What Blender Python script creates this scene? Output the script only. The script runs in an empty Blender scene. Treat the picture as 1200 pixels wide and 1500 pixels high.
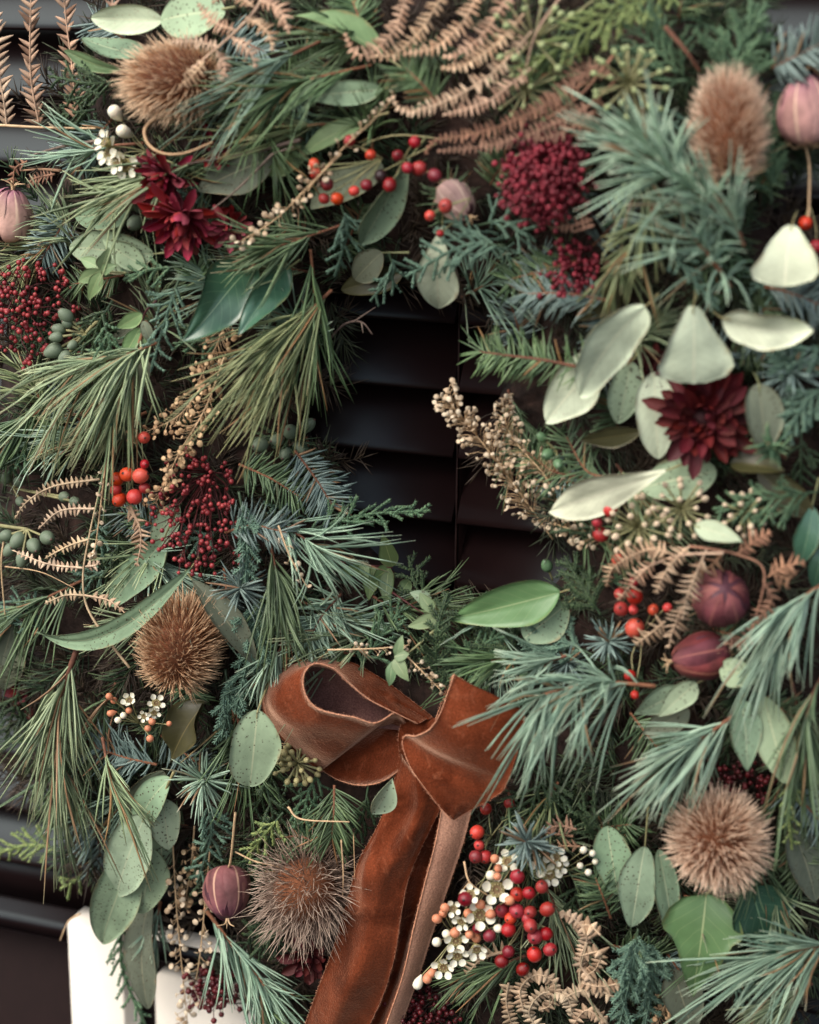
import bpy, math, random
import numpy as np
from mathutils import Matrix, Vector, Quaternion

rng = np.random.default_rng(7)
random.seed(7)
scene = bpy.context.scene
col = scene.collection

# ------------------------------------------------------------------ camera, sky, sun, exposure
TARGET = np.array([0.0, 0.0, 1.55])          # middle of the wreath front, hung on a shutter
YAW, PITCH, ROLL, DIST = math.radians(20), math.radians(16), math.radians(0.5), 0.95
LENS, SENSOR_H = 54.3, 30.0
CAM = TARGET + DIST * np.array([math.sin(YAW) * math.cos(PITCH), -math.cos(YAW) * math.cos(PITCH), math.sin(PITCH)])
cam_data = bpy.data.cameras.new('camera')
cam = bpy.data.objects.new('camera', cam_data)
col.objects.link(cam)
cam_data.sensor_fit = 'VERTICAL'
cam_data.sensor_height = SENSOR_H
cam_data.sensor_width = SENSOR_H * 0.8
cam_data.lens = LENS
cam_data.clip_start, cam_data.clip_end = 0.05, 200
q = Vector(TARGET - CAM).to_track_quat('-Z', 'Y') @ Quaternion((0, 0, 1), ROLL)
cam.rotation_mode = 'QUATERNION'
cam.rotation_quaternion = q
cam.location = Vector(CAM)
cam_data.dof.use_dof = True
cam_data.dof.focus_distance = 0.955
cam_data.dof.aperture_fstop = 4.4
scene.camera = cam
RM = np.array(q.to_matrix())
RIGHT, UP, BACK = RM[:, 0], RM[:, 1], RM[:, 2]     # BACK points from the wreath to the viewer
TV = SENSOR_H / 2 / LENS

world = bpy.data.worlds.new('World')
scene.world = world
world.use_nodes = True
wn = world.node_tree.nodes
sky = wn.new('ShaderNodeTexSky')
sky.sky_type = 'NISHITA'
sky.sun_disc = False
SUN_EL, SUN_AZ = math.radians(48), math.radians(-148)  # azimuth of the sun seen from the wreath, from +Y clockwise
sky.sun_elevation, sky.sun_rotation = SUN_EL, SUN_AZ
sky.air_density, sky.dust_density, sky.ozone_density = 1.0, 4.0, 0.6
wn['Background'].inputs['Strength'].default_value = 0.15
veil = wn.new('ShaderNodeHueSaturation')            # thin cloud: the blue of the clear sky is mostly lost
veil.inputs['Saturation'].default_value = 0.6
world.node_tree.links.new(sky.outputs['Color'], veil.inputs['Color'])
world.node_tree.links.new(veil.outputs['Color'], wn['Background'].inputs['Color'])

sun_data = bpy.data.lights.new('sun', 'SUN')
sun_data.energy, sun_data.angle, sun_data.color = 1.05, math.radians(50), (1.0, 0.93, 0.84)
sun = bpy.data.objects.new('sun', sun_data)
col.objects.link(sun)
sun_dir = Vector((math.sin(SUN_AZ) * math.cos(SUN_EL), math.cos(SUN_AZ) * math.cos(SUN_EL), math.sin(SUN_EL)))
sun.rotation_euler = sun_dir.to_track_quat('Z', 'Y').to_euler()
sun.location = (-1, -3, 4)

vs = scene.view_settings
vs.view_transform, vs.look, vs.gamma, vs.use_curve_mapping = 'Standard', 'None', 1.0, False
vs.exposure = 0.8
scene.cycles.max_bounces = 6
scene.cycles.use_denoising = True

# ------------------------------------------------------------------ places on the wreath
HOLE = [(465, 560), (470, 500), (500, 445), (560, 430), (640, 440), (700, 470), (730, 540), (715, 600), (735, 660),
        (790, 750), (830, 810), (800, 850), (700, 870), (620, 850), (560, 800), (520, 740), (475, 650)]
RIM = [(120, -40), (100, 150), (20, 330), (-40, 600), (-30, 900), (30, 1080), (95, 1250), (225, 1315), (345, 1400), (400, 1600),
       (700, 1640), (1000, 1620), (1320, 1400), (1350, 1000), (1320, 600), (1200, 330), (1150, 150), (1080, 0), (1000, -80), (600, -100)]
HC = (625, 650)
def polar(poly):
    a = np.array([(math.atan2(y - HC[1], x - HC[0]), math.hypot(x - HC[0], y - HC[1])) for x, y in poly])
    a = a[np.argsort(a[:, 0])]
    return np.concatenate([a[-1:] - [2 * math.pi, 0], a, a[:1] + [2 * math.pi, 0]])
HOLE_P, RIM_P = polar(HOLE), polar(RIM)
def ring(px, py):
    th = math.atan2(py - HC[1], px - HC[0]); r = math.hypot(px - HC[0], py - HC[1])
    ri = np.interp(th, HOLE_P[:, 0], HOLE_P[:, 1]); ro = np.interp(th, RIM_P[:, 0], RIM_P[:, 1])
    return (r - ri) / (ro - ri)
def hs(px, py):
    """height of the wreath's body over the shutter, mm"""
    v = min(max(ring(px, py), 0.0), 1.0)
    return 14 + 30 * math.sin(math.pi * v) ** 0.7
def W(px, py, h):
    d = RM @ np.array([(px - 600) / 750 * TV, -(py - 750) / 750 * TV, -1.0])
    return CAM + d * ((-h / 1000.0 - CAM[1]) / d[1])
def V(p, dh=12):
    return W(p[0], p[1], hs(p[0], p[1]) + (p[2] if len(p) > 2 else dh))
def kpx(P):
    return float(np.dot(CAM - P, BACK)) * TV / 750
def nz(v):
    return v / (np.linalg.norm(v, axis=-1, keepdims=True) + 1e-12)
def curve(pts, n=24):
    """Catmull-Rom through 3-D points"""
    p = np.asarray(pts, float)
    if len(p) == 2:
        return p[0] + (p[1] - p[0]) * np.linspace(0, 1, n)[:, None]
    q = np.concatenate([[2 * p[0] - p[1]], p, [2 * p[-1] - p[-2]]])
    out = []
    for s in np.linspace(0, len(p) - 1 - 1e-6, n):
        i = int(s); t = s - i
        a, b, c, d = q[i:i + 4]
        out.append(0.5 * (2 * b + (c - a) * t + (2 * a - 5 * b + 4 * c - d) * t * t + (3 * b - a - 3 * c + d) * t ** 3))
    return np.array(out)
def tangents(c):
    return nz(np.gradient(c, axis=0))

# ------------------------------------------------------------------ mesh building
class MB:
    def __init__(s):
        s.v, s.q, s.t, s.a, s.n = [], [], [], [], 0
    def add(s, v, quads=None, tris=None, tint=None, t=None, sd=None):
        v = np.asarray(v, float).reshape(-1, 3); m = len(v)
        f = lambda x: np.zeros(m) if x is None else np.broadcast_to(np.asarray(x, float), (m,)) if np.ndim(x) == 0 else np.asarray(x, float).ravel()
        s.v.append(v); s.a.append(np.stack([f(tint), f(t), f(sd)], 1))
        if quads is not None and len(quads): s.q.append(np.asarray(quads, int).reshape(-1, 4) + s.n)
        if tris is not None and len(tris): s.t.append(np.asarray(tris, int).reshape(-1, 3) + s.n)
        s.n += m
        return s
    def mesh(s, name, origin=(0, 0, 0), mat=None, smooth=True):
        v = np.concatenate(s.v) - np.asarray(origin, float); a = np.concatenate(s.a)
        me = bpy.data.meshes.new(name)
        loops, starts, k = [], [], 0
        for arr, w in ((s.q, 4), (s.t, 3)):
            if arr:
                f = np.concatenate(arr); loops.append(f.ravel()); starts.append(k + np.arange(len(f)) * w); k += f.size
        loops = np.concatenate(loops); starts = np.concatenate(starts)
        me.vertices.add(len(v)); me.vertices.foreach_set('co', v.ravel())
        me.loops.add(len(loops)); me.loops.foreach_set('vertex_index', loops.astype(np.int32))
        me.polygons.add(len(starts)); me.polygons.foreach_set('loop_start', starts.astype(np.int32))
        for i, nm in enumerate(('tint', 'along', 'side')):
            me.attributes.new(nm, 'FLOAT', 'POINT').data.foreach_set('value', a[:, i].astype(np.float32))
        me.update(calc_edges=True)
        if smooth: me.shade_smooth()
        if mat is not None: me.materials.append(M[mat] if isinstance(mat, str) else mat)
        return me
def grid_faces(nu, nv, wrap=False):
    i, j = np.meshgrid(np.arange(nu - 1), np.arange(nv if wrap else nv - 1), indexing='ij')
    a = i * nv + j; b = i * nv + (j + 1) % nv
    return np.stack([a, b, b + nv, a + nv], -1).reshape(-1, 4)
def tube(mb, c, r, sides=6, tint=0.5, cap=True):
    c = np.asarray(c, float); n = len(c); r = np.broadcast_to(np.asarray(r, float), (n,))
    T = tangents(c); ref = nz(np.array([0.31, 0.2, 0.93])); u = nz(np.cross(T, ref)); w = np.cross(T, u)
    ph = np.arange(sides) * 2 * math.pi / sides
    v = c[:, None] + r[:, None, None] * (np.cos(ph)[None, :, None] * u[:, None] + np.sin(ph)[None, :, None] * w[:, None])
    tt = np.repeat(np.linspace(0, 1, n), sides)
    v = np.concatenate([v.reshape(-1, 3), c[:1], c[-1:]])
    tr = [(n * sides, (k + 1) % sides, k) for k in range(sides)] + [(n * sides + 1, (n - 1) * sides + k, (n - 1) * sides + (k + 1) % sides) for k in range(sides)]
    mb.add(v, grid_faces(n, sides, True), tr, tint, np.concatenate([tt, [0, 1]]), np.concatenate([np.tile(ph / 6.2832, n), [0, 0]]))
    return mb
def needles(mb, P, D, L, wd, bend, segs=4, sides=3, tint=None, blunt=0.25, prof=None):
    """many tapered curved needles at once: P start, D direction, L length, wd half width, bend curvature vector"""
    n = len(P)
    if n == 0: return mb
    L = np.broadcast_to(np.asarray(L, float), (n,)); wd = np.broadcast_to(np.asarray(wd, float), (n,))
    D = nz(D); bend = np.broadcast_to(np.asarray(bend, float), (n, 3))
    t = np.linspace(0, 1, segs + 1)
    c = P[:, None] + L[:, None, None] * (t[None, :, None] * D[:, None] + (t ** 2)[None, :, None] * bend[:, None])
    u = nz(np.cross(D, nz(rng.normal(size=(n, 3))))); w = np.cross(D, u)
    ph = np.arange(sides) * 2 * math.pi / sides
    pr = np.interp(t, *(prof if prof else ([0, .15, .6, .9, 1], [.7, 1, .95, .6, blunt])))
    rad = wd[:, None] * pr[None]
    v = c[:, :, None] + rad[:, :, None, None] * (np.cos(ph)[None, None, :, None] * u[:, None, None] + np.sin(ph)[None, None, :, None] * w[:, None, None])
    f = grid_faces(segs + 1, sides, True)
    k = (segs + 1) * sides
    q = (f[None] + (np.arange(n) * k)[:, None, None]).reshape(-1, 4)
    caps = np.array([[segs * sides + i for i in range(sides)]]) if sides == 3 else None
    tr = (caps[None] + (np.arange(n) * k)[:, None, None]).reshape(-1, 3) if caps is not None else None
    tn = rng.random(n) if tint is None else np.broadcast_to(np.asarray(tint, float), (n,))
    mb.add(v, q, tr, np.repeat(tn, k), np.tile(np.repeat(t, sides), n), np.tile(np.tile(ph, segs + 1), n))
    return mb
def ball(mb, c, r, nu=7, nv=10, tint=0.5, stretch=None):
    th = np.linspace(0, math.pi, nu); ph = np.arange(nv) * 2 * math.pi / nv
    d = np.stack([np.sin(th)[:, None] * np.cos(ph), np.sin(th)[:, None] * np.sin(ph), np.cos(th)[:, None] + 0 * ph], -1)
    if stretch is not None: d = d @ np.asarray(stretch).T
    mb.add(np.asarray(c) + r * d.reshape(-1, 3), grid_faces(nu, nv, True), None, tint, np.repeat(th / math.pi, nv), np.tile(ph, nu))
    return mb
def frame(axis, toward=None):
    """matrix with Z along axis, X as sideways as possible"""
    z = nz(np.asarray(axis, float)); x = np.cross(BACK if toward is None else toward, z)
    if np.linalg.norm(x) < 1e-3: x = RIGHT.copy()
    x = nz(x); return np.stack([x, np.cross(z, x), z], 1)

# ------------------------------------------------------------------ objects
def thing(name, label, cat, loc, group=None):
    o = bpy.data.objects.new(name, None); col.objects.link(o)
    o.location = Vector(loc); o['label'] = label; o['category'] = cat; o.empty_display_size = 0.01
    if group: o['group'] = group
    return o
def part(name, mb, mat, parent, stuff=False, label=None):
    root = parent
    while root.parent: root = root.parent
    me = mb.mesh(name, tuple(root.location), mat)
    o = bpy.data.objects.new(name, me); col.objects.link(o); o.parent = parent
    if stuff: o['kind'] = 'stuff'
    if label: o['label'] = label
    return o
def inst(name, me, parent, loc, rot, scale, base=None):
    """one more object of shared mesh data under a parent: loc in the world, rot 3x3"""
    o = bpy.data.objects.new(name, me); col.objects.link(o); o.parent = parent
    s = np.broadcast_to(np.asarray(scale, float), (3,))
    b = np.array(parent.location) if base is None else base
    m = Matrix.Identity(4); r = np.asarray(rot) * s[None, :]
    for i in range(3):
        for j in range(3): m[i][j] = r[i, j]
        m[i][3] = loc[i] - b[i]
    o.matrix_local = m
    return o

# ------------------------------------------------------------------ materials
def lin(c):
    return tuple((x / 255 / 12.92 if x / 255 <= 0.04045 else ((x / 255 + 0.055) / 1.055) ** 2.4) for x in c) + (1.0,)
M = {}
def mat(name, c0, c1=None, tip=None, tip_at=(0.5, 1.0), rough=0.55, spec=0.4, noise=0.25, nscale=120, spots=None, rib=None, veins=None,
        sheen=0.0, sheen_col=None, stripes=None, bump=0.0, bscale=300, sss=0.0, coat=0.0, back=None, odd=None, edge=None, vary=0.0, crinkle=0.0):
    m = bpy.data.materials.new(name); m.use_nodes = True; M[name] = m
    nt = m.node_tree; N, Lk = nt.nodes, nt.links; b = N['Principled BSDF']
    def attr(a):
        n = N.new('ShaderNodeAttribute'); n.attribute_name = a; return n.outputs['Fac']
    def mix(f, a, c):
        n = N.new('ShaderNodeMix'); n.data_type = 'RGBA'
        for k, x in ((0, f), (6, a), (7, c)):
            if hasattr(x, 'links'): Lk.new(x, n.inputs[k])
            else: n.inputs[k].default_value = x
        return n.outputs[2]
    def ramp(x, a, c, y0=0.0, y1=1.0):
        n = N.new('ShaderNodeMapRange'); Lk.new(x, n.inputs[0])
        for k, y in zip((1, 2, 3, 4), (a, c, y0, y1)): n.inputs[k].default_value = y
        n.interpolation_type = 'SMOOTHSTEP'; return n.outputs[0]
    def math_(op, x, y=0.0):
        n = N.new('ShaderNodeMath'); n.operation = op
        for k, z in ((0, x), (1, y)):
            if hasattr(z, 'links'): Lk.new(z, n.inputs[k])
            else: n.inputs[k].default_value = z
        return n.outputs[0]
    tc = N.new('ShaderNodeTexCoord').outputs['Object']
    def tex(scale, detail=3.0):
        n = N.new('ShaderNodeTexNoise'); n.inputs['Scale'].default_value = scale; n.inputs['Detail'].default_value = detail
        Lk.new(tc, n.inputs['Vector']); return n.outputs['Fac']
    c = mix(attr('tint'), lin(c0), lin(c1 or c0))
    if odd is not None: c = mix(math_('MULTIPLY', ramp(attr('tint'), .93, .95), .85), c, lin(odd))
    if tip is not None: c = mix(ramp(attr('along'), *tip_at), c, lin(tip))
    if stripes is not None:      # (count, colour, sharpness)
        cs = math_('COSINE', math_('MULTIPLY', attr('side'), stripes[0]))
        c = mix(math_('MULTIPLY', ramp(math_('ADD', cs, math_('MULTIPLY', math_('SUBTRACT', tex(140, 4), .5), 2.4)), stripes[2], stripes[3]), stripes[4]), c, lin(stripes[1]))
    if noise:
        nn = tex(nscale, 4)
        d = N.new('ShaderNodeMix'); d.data_type = 'RGBA'; d.blend_type = 'MULTIPLY'; d.inputs[0].default_value = 1.0
        Lk.new(c, d.inputs[6]); g = N.new('ShaderNodeMapRange'); Lk.new(nn, g.inputs[0])
        g.inputs[1].default_value, g.inputs[2].default_value = 0.3, 0.7
        g.inputs[3].default_value, g.inputs[4].default_value = 1 - noise, 1 + noise
        Lk.new(g.outputs[0], d.inputs[7]); c = d.outputs[2]
    if veins is not None:        # (colour, strength): side veins leaving the midrib
        s = math_('ABSOLUTE', attr('side'))
        ph = math_('SUBTRACT', math_('MULTIPLY', attr('along'), 9.0), math_('MULTIPLY', s, 2.2))
        fr = math_('ABSOLUTE', math_('SUBTRACT', math_('FRACT', ph), 0.5))
        c = mix(math_('MULTIPLY', ramp(fr, 0.06, 0.0), veins[1]), c, lin(veins[0]))
    if rib is not None:
        c = mix(math_('MULTIPLY', ramp(math_('ABSOLUTE', attr('side')), rib[1], rib[1] * .3), 0.8), c, lin(rib[0]))
    if spots is not None:        # (colour, scale, threshold)
        v = N.new('ShaderNodeTexVoronoi'); v.inputs['Scale'].default_value = spots[1]; Lk.new(tc, v.inputs['Vector'])
        f = math_('MULTIPLY', ramp(v.outputs['Distance'], spots[2], spots[2] * .5), ramp(tex(90), 0.34, 0.56))
        c = mix(f, c, lin(spots[0]))
    if edge is not None:         # browned, worn margin
        f = math_('ADD', math_('ABSOLUTE', attr('side')), math_('MULTIPLY', math_('SUBTRACT', tex(160, 5), .5), .55))
        c = mix(math_('MULTIPLY', ramp(f, .9, 1.08), edge[1]), c, lin(edge[0]))
    if vary:
        oi = N.new('ShaderNodeObjectInfo'); hv = N.new('ShaderNodeHueSaturation'); Lk.new(c, hv.inputs['Color'])
        Lk.new(ramp(oi.outputs['Random'], 0, 1, 1 - vary, 1 + vary), hv.inputs['Value']); Lk.new(ramp(math_('FRACT', math_('MULTIPLY', oi.outputs['Random'], 7.3)), 0, 1, .5 - vary * .06, .5 + vary * .06), hv.inputs['Hue'])
        Lk.new(ramp(math_('FRACT', math_('MULTIPLY', oi.outputs['Random'], 17.7)), 0, 1, 1 - vary * .6, 1 + vary * .3), hv.inputs['Saturation']); c = hv.outputs[0]
    if back is not None:
        g = N.new('ShaderNodeNewGeometry'); c = mix(g.outputs['Backfacing'], c, lin(back))
    Lk.new(c, b.inputs['Base Color'])
    b.inputs['Roughness'].default_value = rough
    b.inputs['Specular IOR Level'].default_value = spec
    if sheen:
        b.inputs['Sheen Weight'].default_value = sheen; b.inputs['Sheen Roughness'].default_value = 0.35
        b.inputs['Sheen Tint'].default_value = lin(sheen_col or (255, 220, 200))
    if coat: b.inputs['Coat Weight'].default_value = coat; b.inputs['Coat Roughness'].default_value = 0.12
    if sss: b.inputs['Subsurface Weight'].default_value = sss; b.inputs['Subsurface Scale'].default_value = 0.003; b.inputs['Subsurface Radius'].default_value = (1, .5, .3)
    if bump:
        bp = N.new('ShaderNodeBump'); bp.inputs['Strength'].default_value = bump; bp.inputs['Distance'].default_value = 0.001
        Lk.new(tex(bscale, 5), bp.inputs['Height']); last = bp.outputs[0]
        if crinkle:
            b2 = N.new('ShaderNodeBump'); b2.inputs['Strength'].default_value = crinkle; b2.inputs['Distance'].default_value = .004; Lk.new(tex(70, 3), b2.inputs['Height']); Lk.new(last, b2.inputs['Normal']); last = b2.outputs[0]
        Lk.new(last, b.inputs['Normal'])
    return m
mat('needle_light', (158, 174, 132), (96, 116, 86), tip=(184, 182, 142), tip_at=(.8, 1.1), rough=.38, noise=.12, odd=(150, 112, 76), vary=.12)
mat('needle_teal', (164, 190, 164), (96, 124, 106), tip=(182, 194, 168), tip_at=(.8, 1.1), rough=.4, noise=.12, odd=(150, 112, 76), vary=.12)
mat('needle_olive', (146, 154, 110), (84, 100, 68), tip=(174, 166, 120), tip_at=(.8, 1.1), rough=.4, noise=.15, odd=(150, 112, 76), vary=.12)
mat('needle_green', (108, 130, 90), (64, 86, 60), rough=.4, noise=.15, odd=(150, 112, 76), vary=.12)
mat('needle_blue', (134, 154, 146), (82, 102, 98), rough=.5, noise=.12, odd=(150, 112, 76), vary=.12)
mat('needle_shade', (66, 54, 40), (46, 36, 28), rough=.6, noise=.2)  # packed needles: brown shade of the gaps painted into their colour
mat('needle_gloom', (64, 72, 50), (42, 48, 36), rough=.6, noise=.2)  # olive packed needles, darkened in colour for the shade between pieces
mat('scale_green', (100, 130, 96), (62, 92, 70), tip=(124, 140, 96), tip_at=(.7, 1.1), rough=.5, noise=.15)
mat('scale_yellow', (150, 162, 100), (104, 126, 76), rough=.5, noise=.15)
mat('scale_teal', (112, 140, 118), (76, 104, 90), rough=.5, noise=.12)
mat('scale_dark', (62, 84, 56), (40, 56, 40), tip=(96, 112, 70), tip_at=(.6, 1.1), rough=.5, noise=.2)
mat('stem_brown', (138, 92, 66), (92, 58, 44), rough=.8, noise=.35, nscale=400, bump=.4)
mat('stem_green', (128, 132, 92), (150, 140, 100), rough=.6, noise=.2, nscale=300)
mat('stem_red', (88, 34, 34), (60, 24, 26), rough=.6, noise=.2, nscale=300)
mat('stem_straw', (205, 178, 140), (176, 142, 106), rough=.6, noise=.2, nscale=300)
mat('twig_grey', (128, 112, 100), (96, 80, 72), rough=.85, noise=.35, nscale=400, bump=.4)
euc = dict(rough=.66, noise=.22, nscale=50, spots=((74, 66, 50), 520, .3), spec=.2, bump=.2, bscale=500, edge=((150, 128, 92), .55), vary=.16, crinkle=.12)
mat('leaf_sage', (146, 164, 134), (122, 146, 118), rib=((176, 184, 150), .05), veins=((160, 174, 140), .25), **euc)
mat('leaf_pale', (184, 194, 166), (168, 180, 152), rib=((196, 198, 168), .05), veins=((146, 158, 130), .5), **{**euc, 'spots': ((160, 150, 124), 500, .2)})
mat('leaf_cream', (198, 202, 174), (188, 194, 166), rib=((206, 204, 178), .04), veins=((160, 164, 136), .5), **{**euc, 'spots': None})
mat('leaf_dusky', (112, 118, 98), (92, 100, 84), rib=((134, 134, 108), .05), veins=((122, 126, 102), .3), **euc)
mat('leaf_mid', (126, 148, 104), (98, 124, 86), rib=((160, 170, 124), .05), veins=((146, 162, 118), .3), **{**euc, 'spots': None, 'rough': .4})
mat('leaf_small', (104, 122, 78), (76, 98, 64), rib=((134, 146, 98), .06), **{**euc, 'spots': None, 'rough': .38})
mat('ivy_dark', (66, 100, 78), (50, 80, 62), rib=((130, 156, 120), .03), veins=((104, 134, 102), .4), rough=.27, spec=.7, noise=.2, nscale=60, bump=.25, bscale=160, edge=((140, 124, 80), .4), vary=.12)
mat('ivy_brown', (74, 72, 44), (60, 58, 38), rib=((110, 100, 64), .04), veins=((90, 86, 56), .3), rough=.4, noise=.2, nscale=80, bump=.1, edge=((140, 124, 80), .4), vary=.12)
mat('ivy_mid', (104, 134, 90), (86, 118, 78), rib=((160, 172, 128), .035), veins=((138, 156, 112), .4), rough=.36, noise=.12, nscale=70, bump=.1, bscale=250, edge=((140, 124, 80), .4), vary=.12)
mat('fern_tan', (196, 166, 138), (146, 114, 90), rough=.8, noise=.35, nscale=130, bump=.3, vary=.12)
mat('fern_brown', (150, 114, 90), (104, 74, 58), rough=.85, noise=.35, nscale=130, bump=.3, vary=.12)
mat('fern_pale', (196, 172, 142), (146, 120, 94), rough=.8, noise=.35, nscale=130, bump=.3, vary=.12)
mat('teasel_core', (120, 72, 44), (88, 52, 34), rough=.9, noise=.4, nscale=500, bump=.6, bscale=900)
mat('spine_tan', (194, 144, 102), (164, 116, 80), tip=(232, 200, 164), tip_at=(.2, .8), rough=.6, noise=.1)
mat('spine_brown', (172, 124, 86), (140, 98, 68), tip=(214, 178, 140), tip_at=(.25, .9), rough=.6, noise=.1)
mat('spine_dark', (140, 116, 100), (108, 88, 76), tip=(192, 170, 150), tip_at=(.35, 1.0), rough=.6, noise=.1)
mat('spine_pink', (194, 150, 120), (166, 122, 96), tip=(218, 190, 164), tip_at=(.25, .85), rough=.6, noise=.1)
mat('petal_red', (142, 28, 40), (92, 14, 26), tip=(158, 48, 64), tip_at=(.6, 1.1), rough=.65, noise=.35, nscale=160, sheen=.2, sheen_col=(220, 100, 120), vary=.2)
mat('petal_dark', (96, 16, 20), (54, 9, 13), rough=.7, noise=.3, nscale=200, sheen=.1, sheen_col=(200, 70, 80), vary=.15)
mat('petal_heart', (60, 14, 18), (40, 10, 14), rough=.8, noise=.3)
mat('skimmia_bud', (160, 60, 60), (112, 32, 40), rough=.35, noise=.15, nscale=400)
mat('skimmia_pink', (140, 40, 54), (92, 22, 34), rough=.5, noise=.2, nscale=400)
mat('skimmia_deep', (96, 24, 28), (66, 16, 22), rough=.4, noise=.15, nscale=400)
brd = dict(tip=(50, 26, 22), tip_at=(.93, 1.0), rough=.36, spec=.45, noise=.3, nscale=150, bump=.18, bscale=260, sss=.15, vary=.1)
mat('berry_orange', (190, 58, 38), (190, 58, 38), **brd)
mat('berry_red', (152, 32, 34), (152, 32, 34), **brd)
mat('berry_wine', (118, 22, 30), (118, 22, 30), **brd)
mat('berry_black', (44, 20, 24), (44, 20, 24), **brd)
mat('nigella', (76, 40, 50), (76, 40, 50), rough=.6, noise=.4, nscale=90, bump=.5, bscale=200)
mat('sepal_plum', (132, 88, 80), (98, 56, 66), tip=(82, 46, 58), tip_at=(.55, 1.0), edge=((70, 36, 48), .9), rib=((186, 150, 128), .1), rough=.78, noise=.5, nscale=80, bump=.4, bscale=180, crinkle=.4, vary=.15)
mat('sepal_pink', (196, 156, 138), (156, 104, 112), tip=(134, 84, 100), tip_at=(.5, 1.0), edge=((112, 66, 84), .8), rib=((208, 178, 152), .12), rough=.78, noise=.4, nscale=80, bump=.4, bscale=180, crinkle=.4, vary=.12)
mat('sepal_wine', (112, 52, 56), (86, 32, 42), tip=(128, 72, 66), tip_at=(.6, 1.1), edge=((52, 20, 28), .9), rib=((148, 92, 78), .08), rough=.78, noise=.5, nscale=80, bump=.4, bscale=180, crinkle=.4, vary=.15)
mat('sepal_pale', (196, 164, 150), (164, 128, 126), tip=(176, 140, 132), tip_at=(.5, 1.0), edge=((128, 92, 98), .6), rib=((212, 186, 166), .1), rough=.78, noise=.4, nscale=80, bump=.4, bscale=180, crinkle=.4, vary=.12)
mat('nigella_wine', (94, 42, 50), (94, 42, 50), stripes=(7.0, (140, 84, 74), .2, 1.6, .7), rough=.6, noise=.5, nscale=70, bump=.5, bscale=160, vary=.1)
mat('nigella_pale', (160, 124, 120), (160, 124, 120), stripes=(7.0, (190, 164, 148), .1, 1.5, .6), rough=.65, noise=.45, nscale=70, bump=.5, bscale=160, vary=.1)
mat('seed_cream', (214, 198, 172), (180, 154, 124), rough=.65, noise=.2, nscale=300)
mat('seed_buff', (202, 172, 132), (164, 128, 94), rough=.65, noise=.2, nscale=300)
mat('seed_olive', (176, 166, 118), (140, 134, 92), rough=.6, noise=.2, nscale=300)
mat('wax_petal', (232, 226, 204), (222, 214, 190), rough=.5, noise=.08, sss=.2)
mat('wax_cup', (150, 146, 92), (120, 96, 66), rough=.6, noise=.3, nscale=600)
mat('wax_bud', (206, 140, 104), (190, 116, 88), rough=.5, noise=.12, sss=.15)
mat('umbel_green', (164, 172, 122), (134, 150, 104), rough=.5, noise=.2, nscale=300)
mat('nut_green', (112, 126, 104), (92, 106, 86), rough=.55, noise=.2, nscale=160, tip=(96, 74, 66), tip_at=(.82, .95))
mat('ivy_berry', (98, 130, 92), (82, 110, 80), rough=.4, noise=.12, tip=(60, 70, 50), tip_at=(.92, 1.0))
mat('moss_shade', (54, 37, 30), (38, 27, 22), rough=.95, noise=.5, nscale=160, bump=1.0, bscale=400)  # ring moss, its brown holds the shadow tone of the crevices

# ------------------------------------------------------------------ kinds of plant material
def stem3(pts, n=24, dh=12):
    return curve([V(p, dh) for p in pts], n)
def pine(label, stem, L=130, n=80, ang=(18, 50), m='needle_light', w=1.7, droop=(0, 0.25), flat=.55, t0=.1, star=False, bark='stem_brown',
         sr=2.6, name='pine_sprig', cat='pine sprig', group='long needled pine sprigs', rank=False, bendy=.18, dh=14, jit=.16, bud=False):
    if not rank and not star: n, w, jit, bendy = int(n * .6), w * 1.2, jit * 1.7, bendy * 1.6
    else: n, w = int(n * .8), w * 1.15
    c = stem3(stem, 28, dh); k = kpx(c[len(c) // 2]); T = tangents(c)
    o = thing(name, label, cat, c[0], group)
    part('stem', tube(MB(), c, np.linspace(sr, sr * .55, len(c)) * k, 6, rng.random()), bark, o)
    tt = np.sort(t0 + (1 - t0) * rng.random(n) ** .85); idx = tt * (len(c) - 1); i0 = np.minimum(idx.astype(int), len(c) - 2); fr = (idx - i0)[:, None]
    P = c[i0] * (1 - fr) + c[i0 + 1] * fr; A = nz(T[i0] * (1 - fr) + T[i0 + 1] * fr)
    side = nz(np.cross(A, BACK)); up = np.cross(side, A)
    if rank:
        sg = np.where(np.arange(n) % 2 == 0, 1.0, -1.0); R = side * sg[:, None] + up * rng.uniform(-.15, .45, n)[:, None]
    else:
        ph = rng.uniform(0, 2 * math.pi, n); R = side * np.cos(ph)[:, None] + up * (np.sin(ph) * flat + (.25 if not star else 0))[:, None]
    R = nz(R)
    a = np.radians(rng.uniform(ang[0], ang[1], n))
    a = np.where(tt > .9, a * rng.uniform(.35, 1, n), a)
    D = np.cos(a)[:, None] * A + np.sin(a)[:, None] * R + rng.normal(size=(n, 3)) * jit * .5
    dv = RIGHT * droop[0] - UP * droop[1]
    Ls = L * k * rng.uniform(.6, 1.12, n)
    mb = MB(); B = dv * .55 + rng.normal(size=(n, 3)) * bendy * .6
    needles(mb, P, D + dv * .5, Ls, w * k * rng.uniform(.8, 1.15, n), B, segs=4)
    if not rank and not star:          # pine needles come in pairs from one sheath
        needles(mb, P, D + dv * .5 + rng.normal(size=(n, 3)) * .07, Ls * rng.uniform(.9, 1.05, n), w * k * rng.uniform(.8, 1.1, n), B + rng.normal(size=(n, 3)) * .06, segs=4)
    part('needles', mb, m, o, True)
    if bud:
        b = MB(); ball(b, c[-1] + T[-1] * 3 * k, 7 * k, 6, 8, stretch=frame(T[-1]) @ np.diag([.75, .75, 1.3])); part('bud', b, 'fern_tan', o)
    return o
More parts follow.
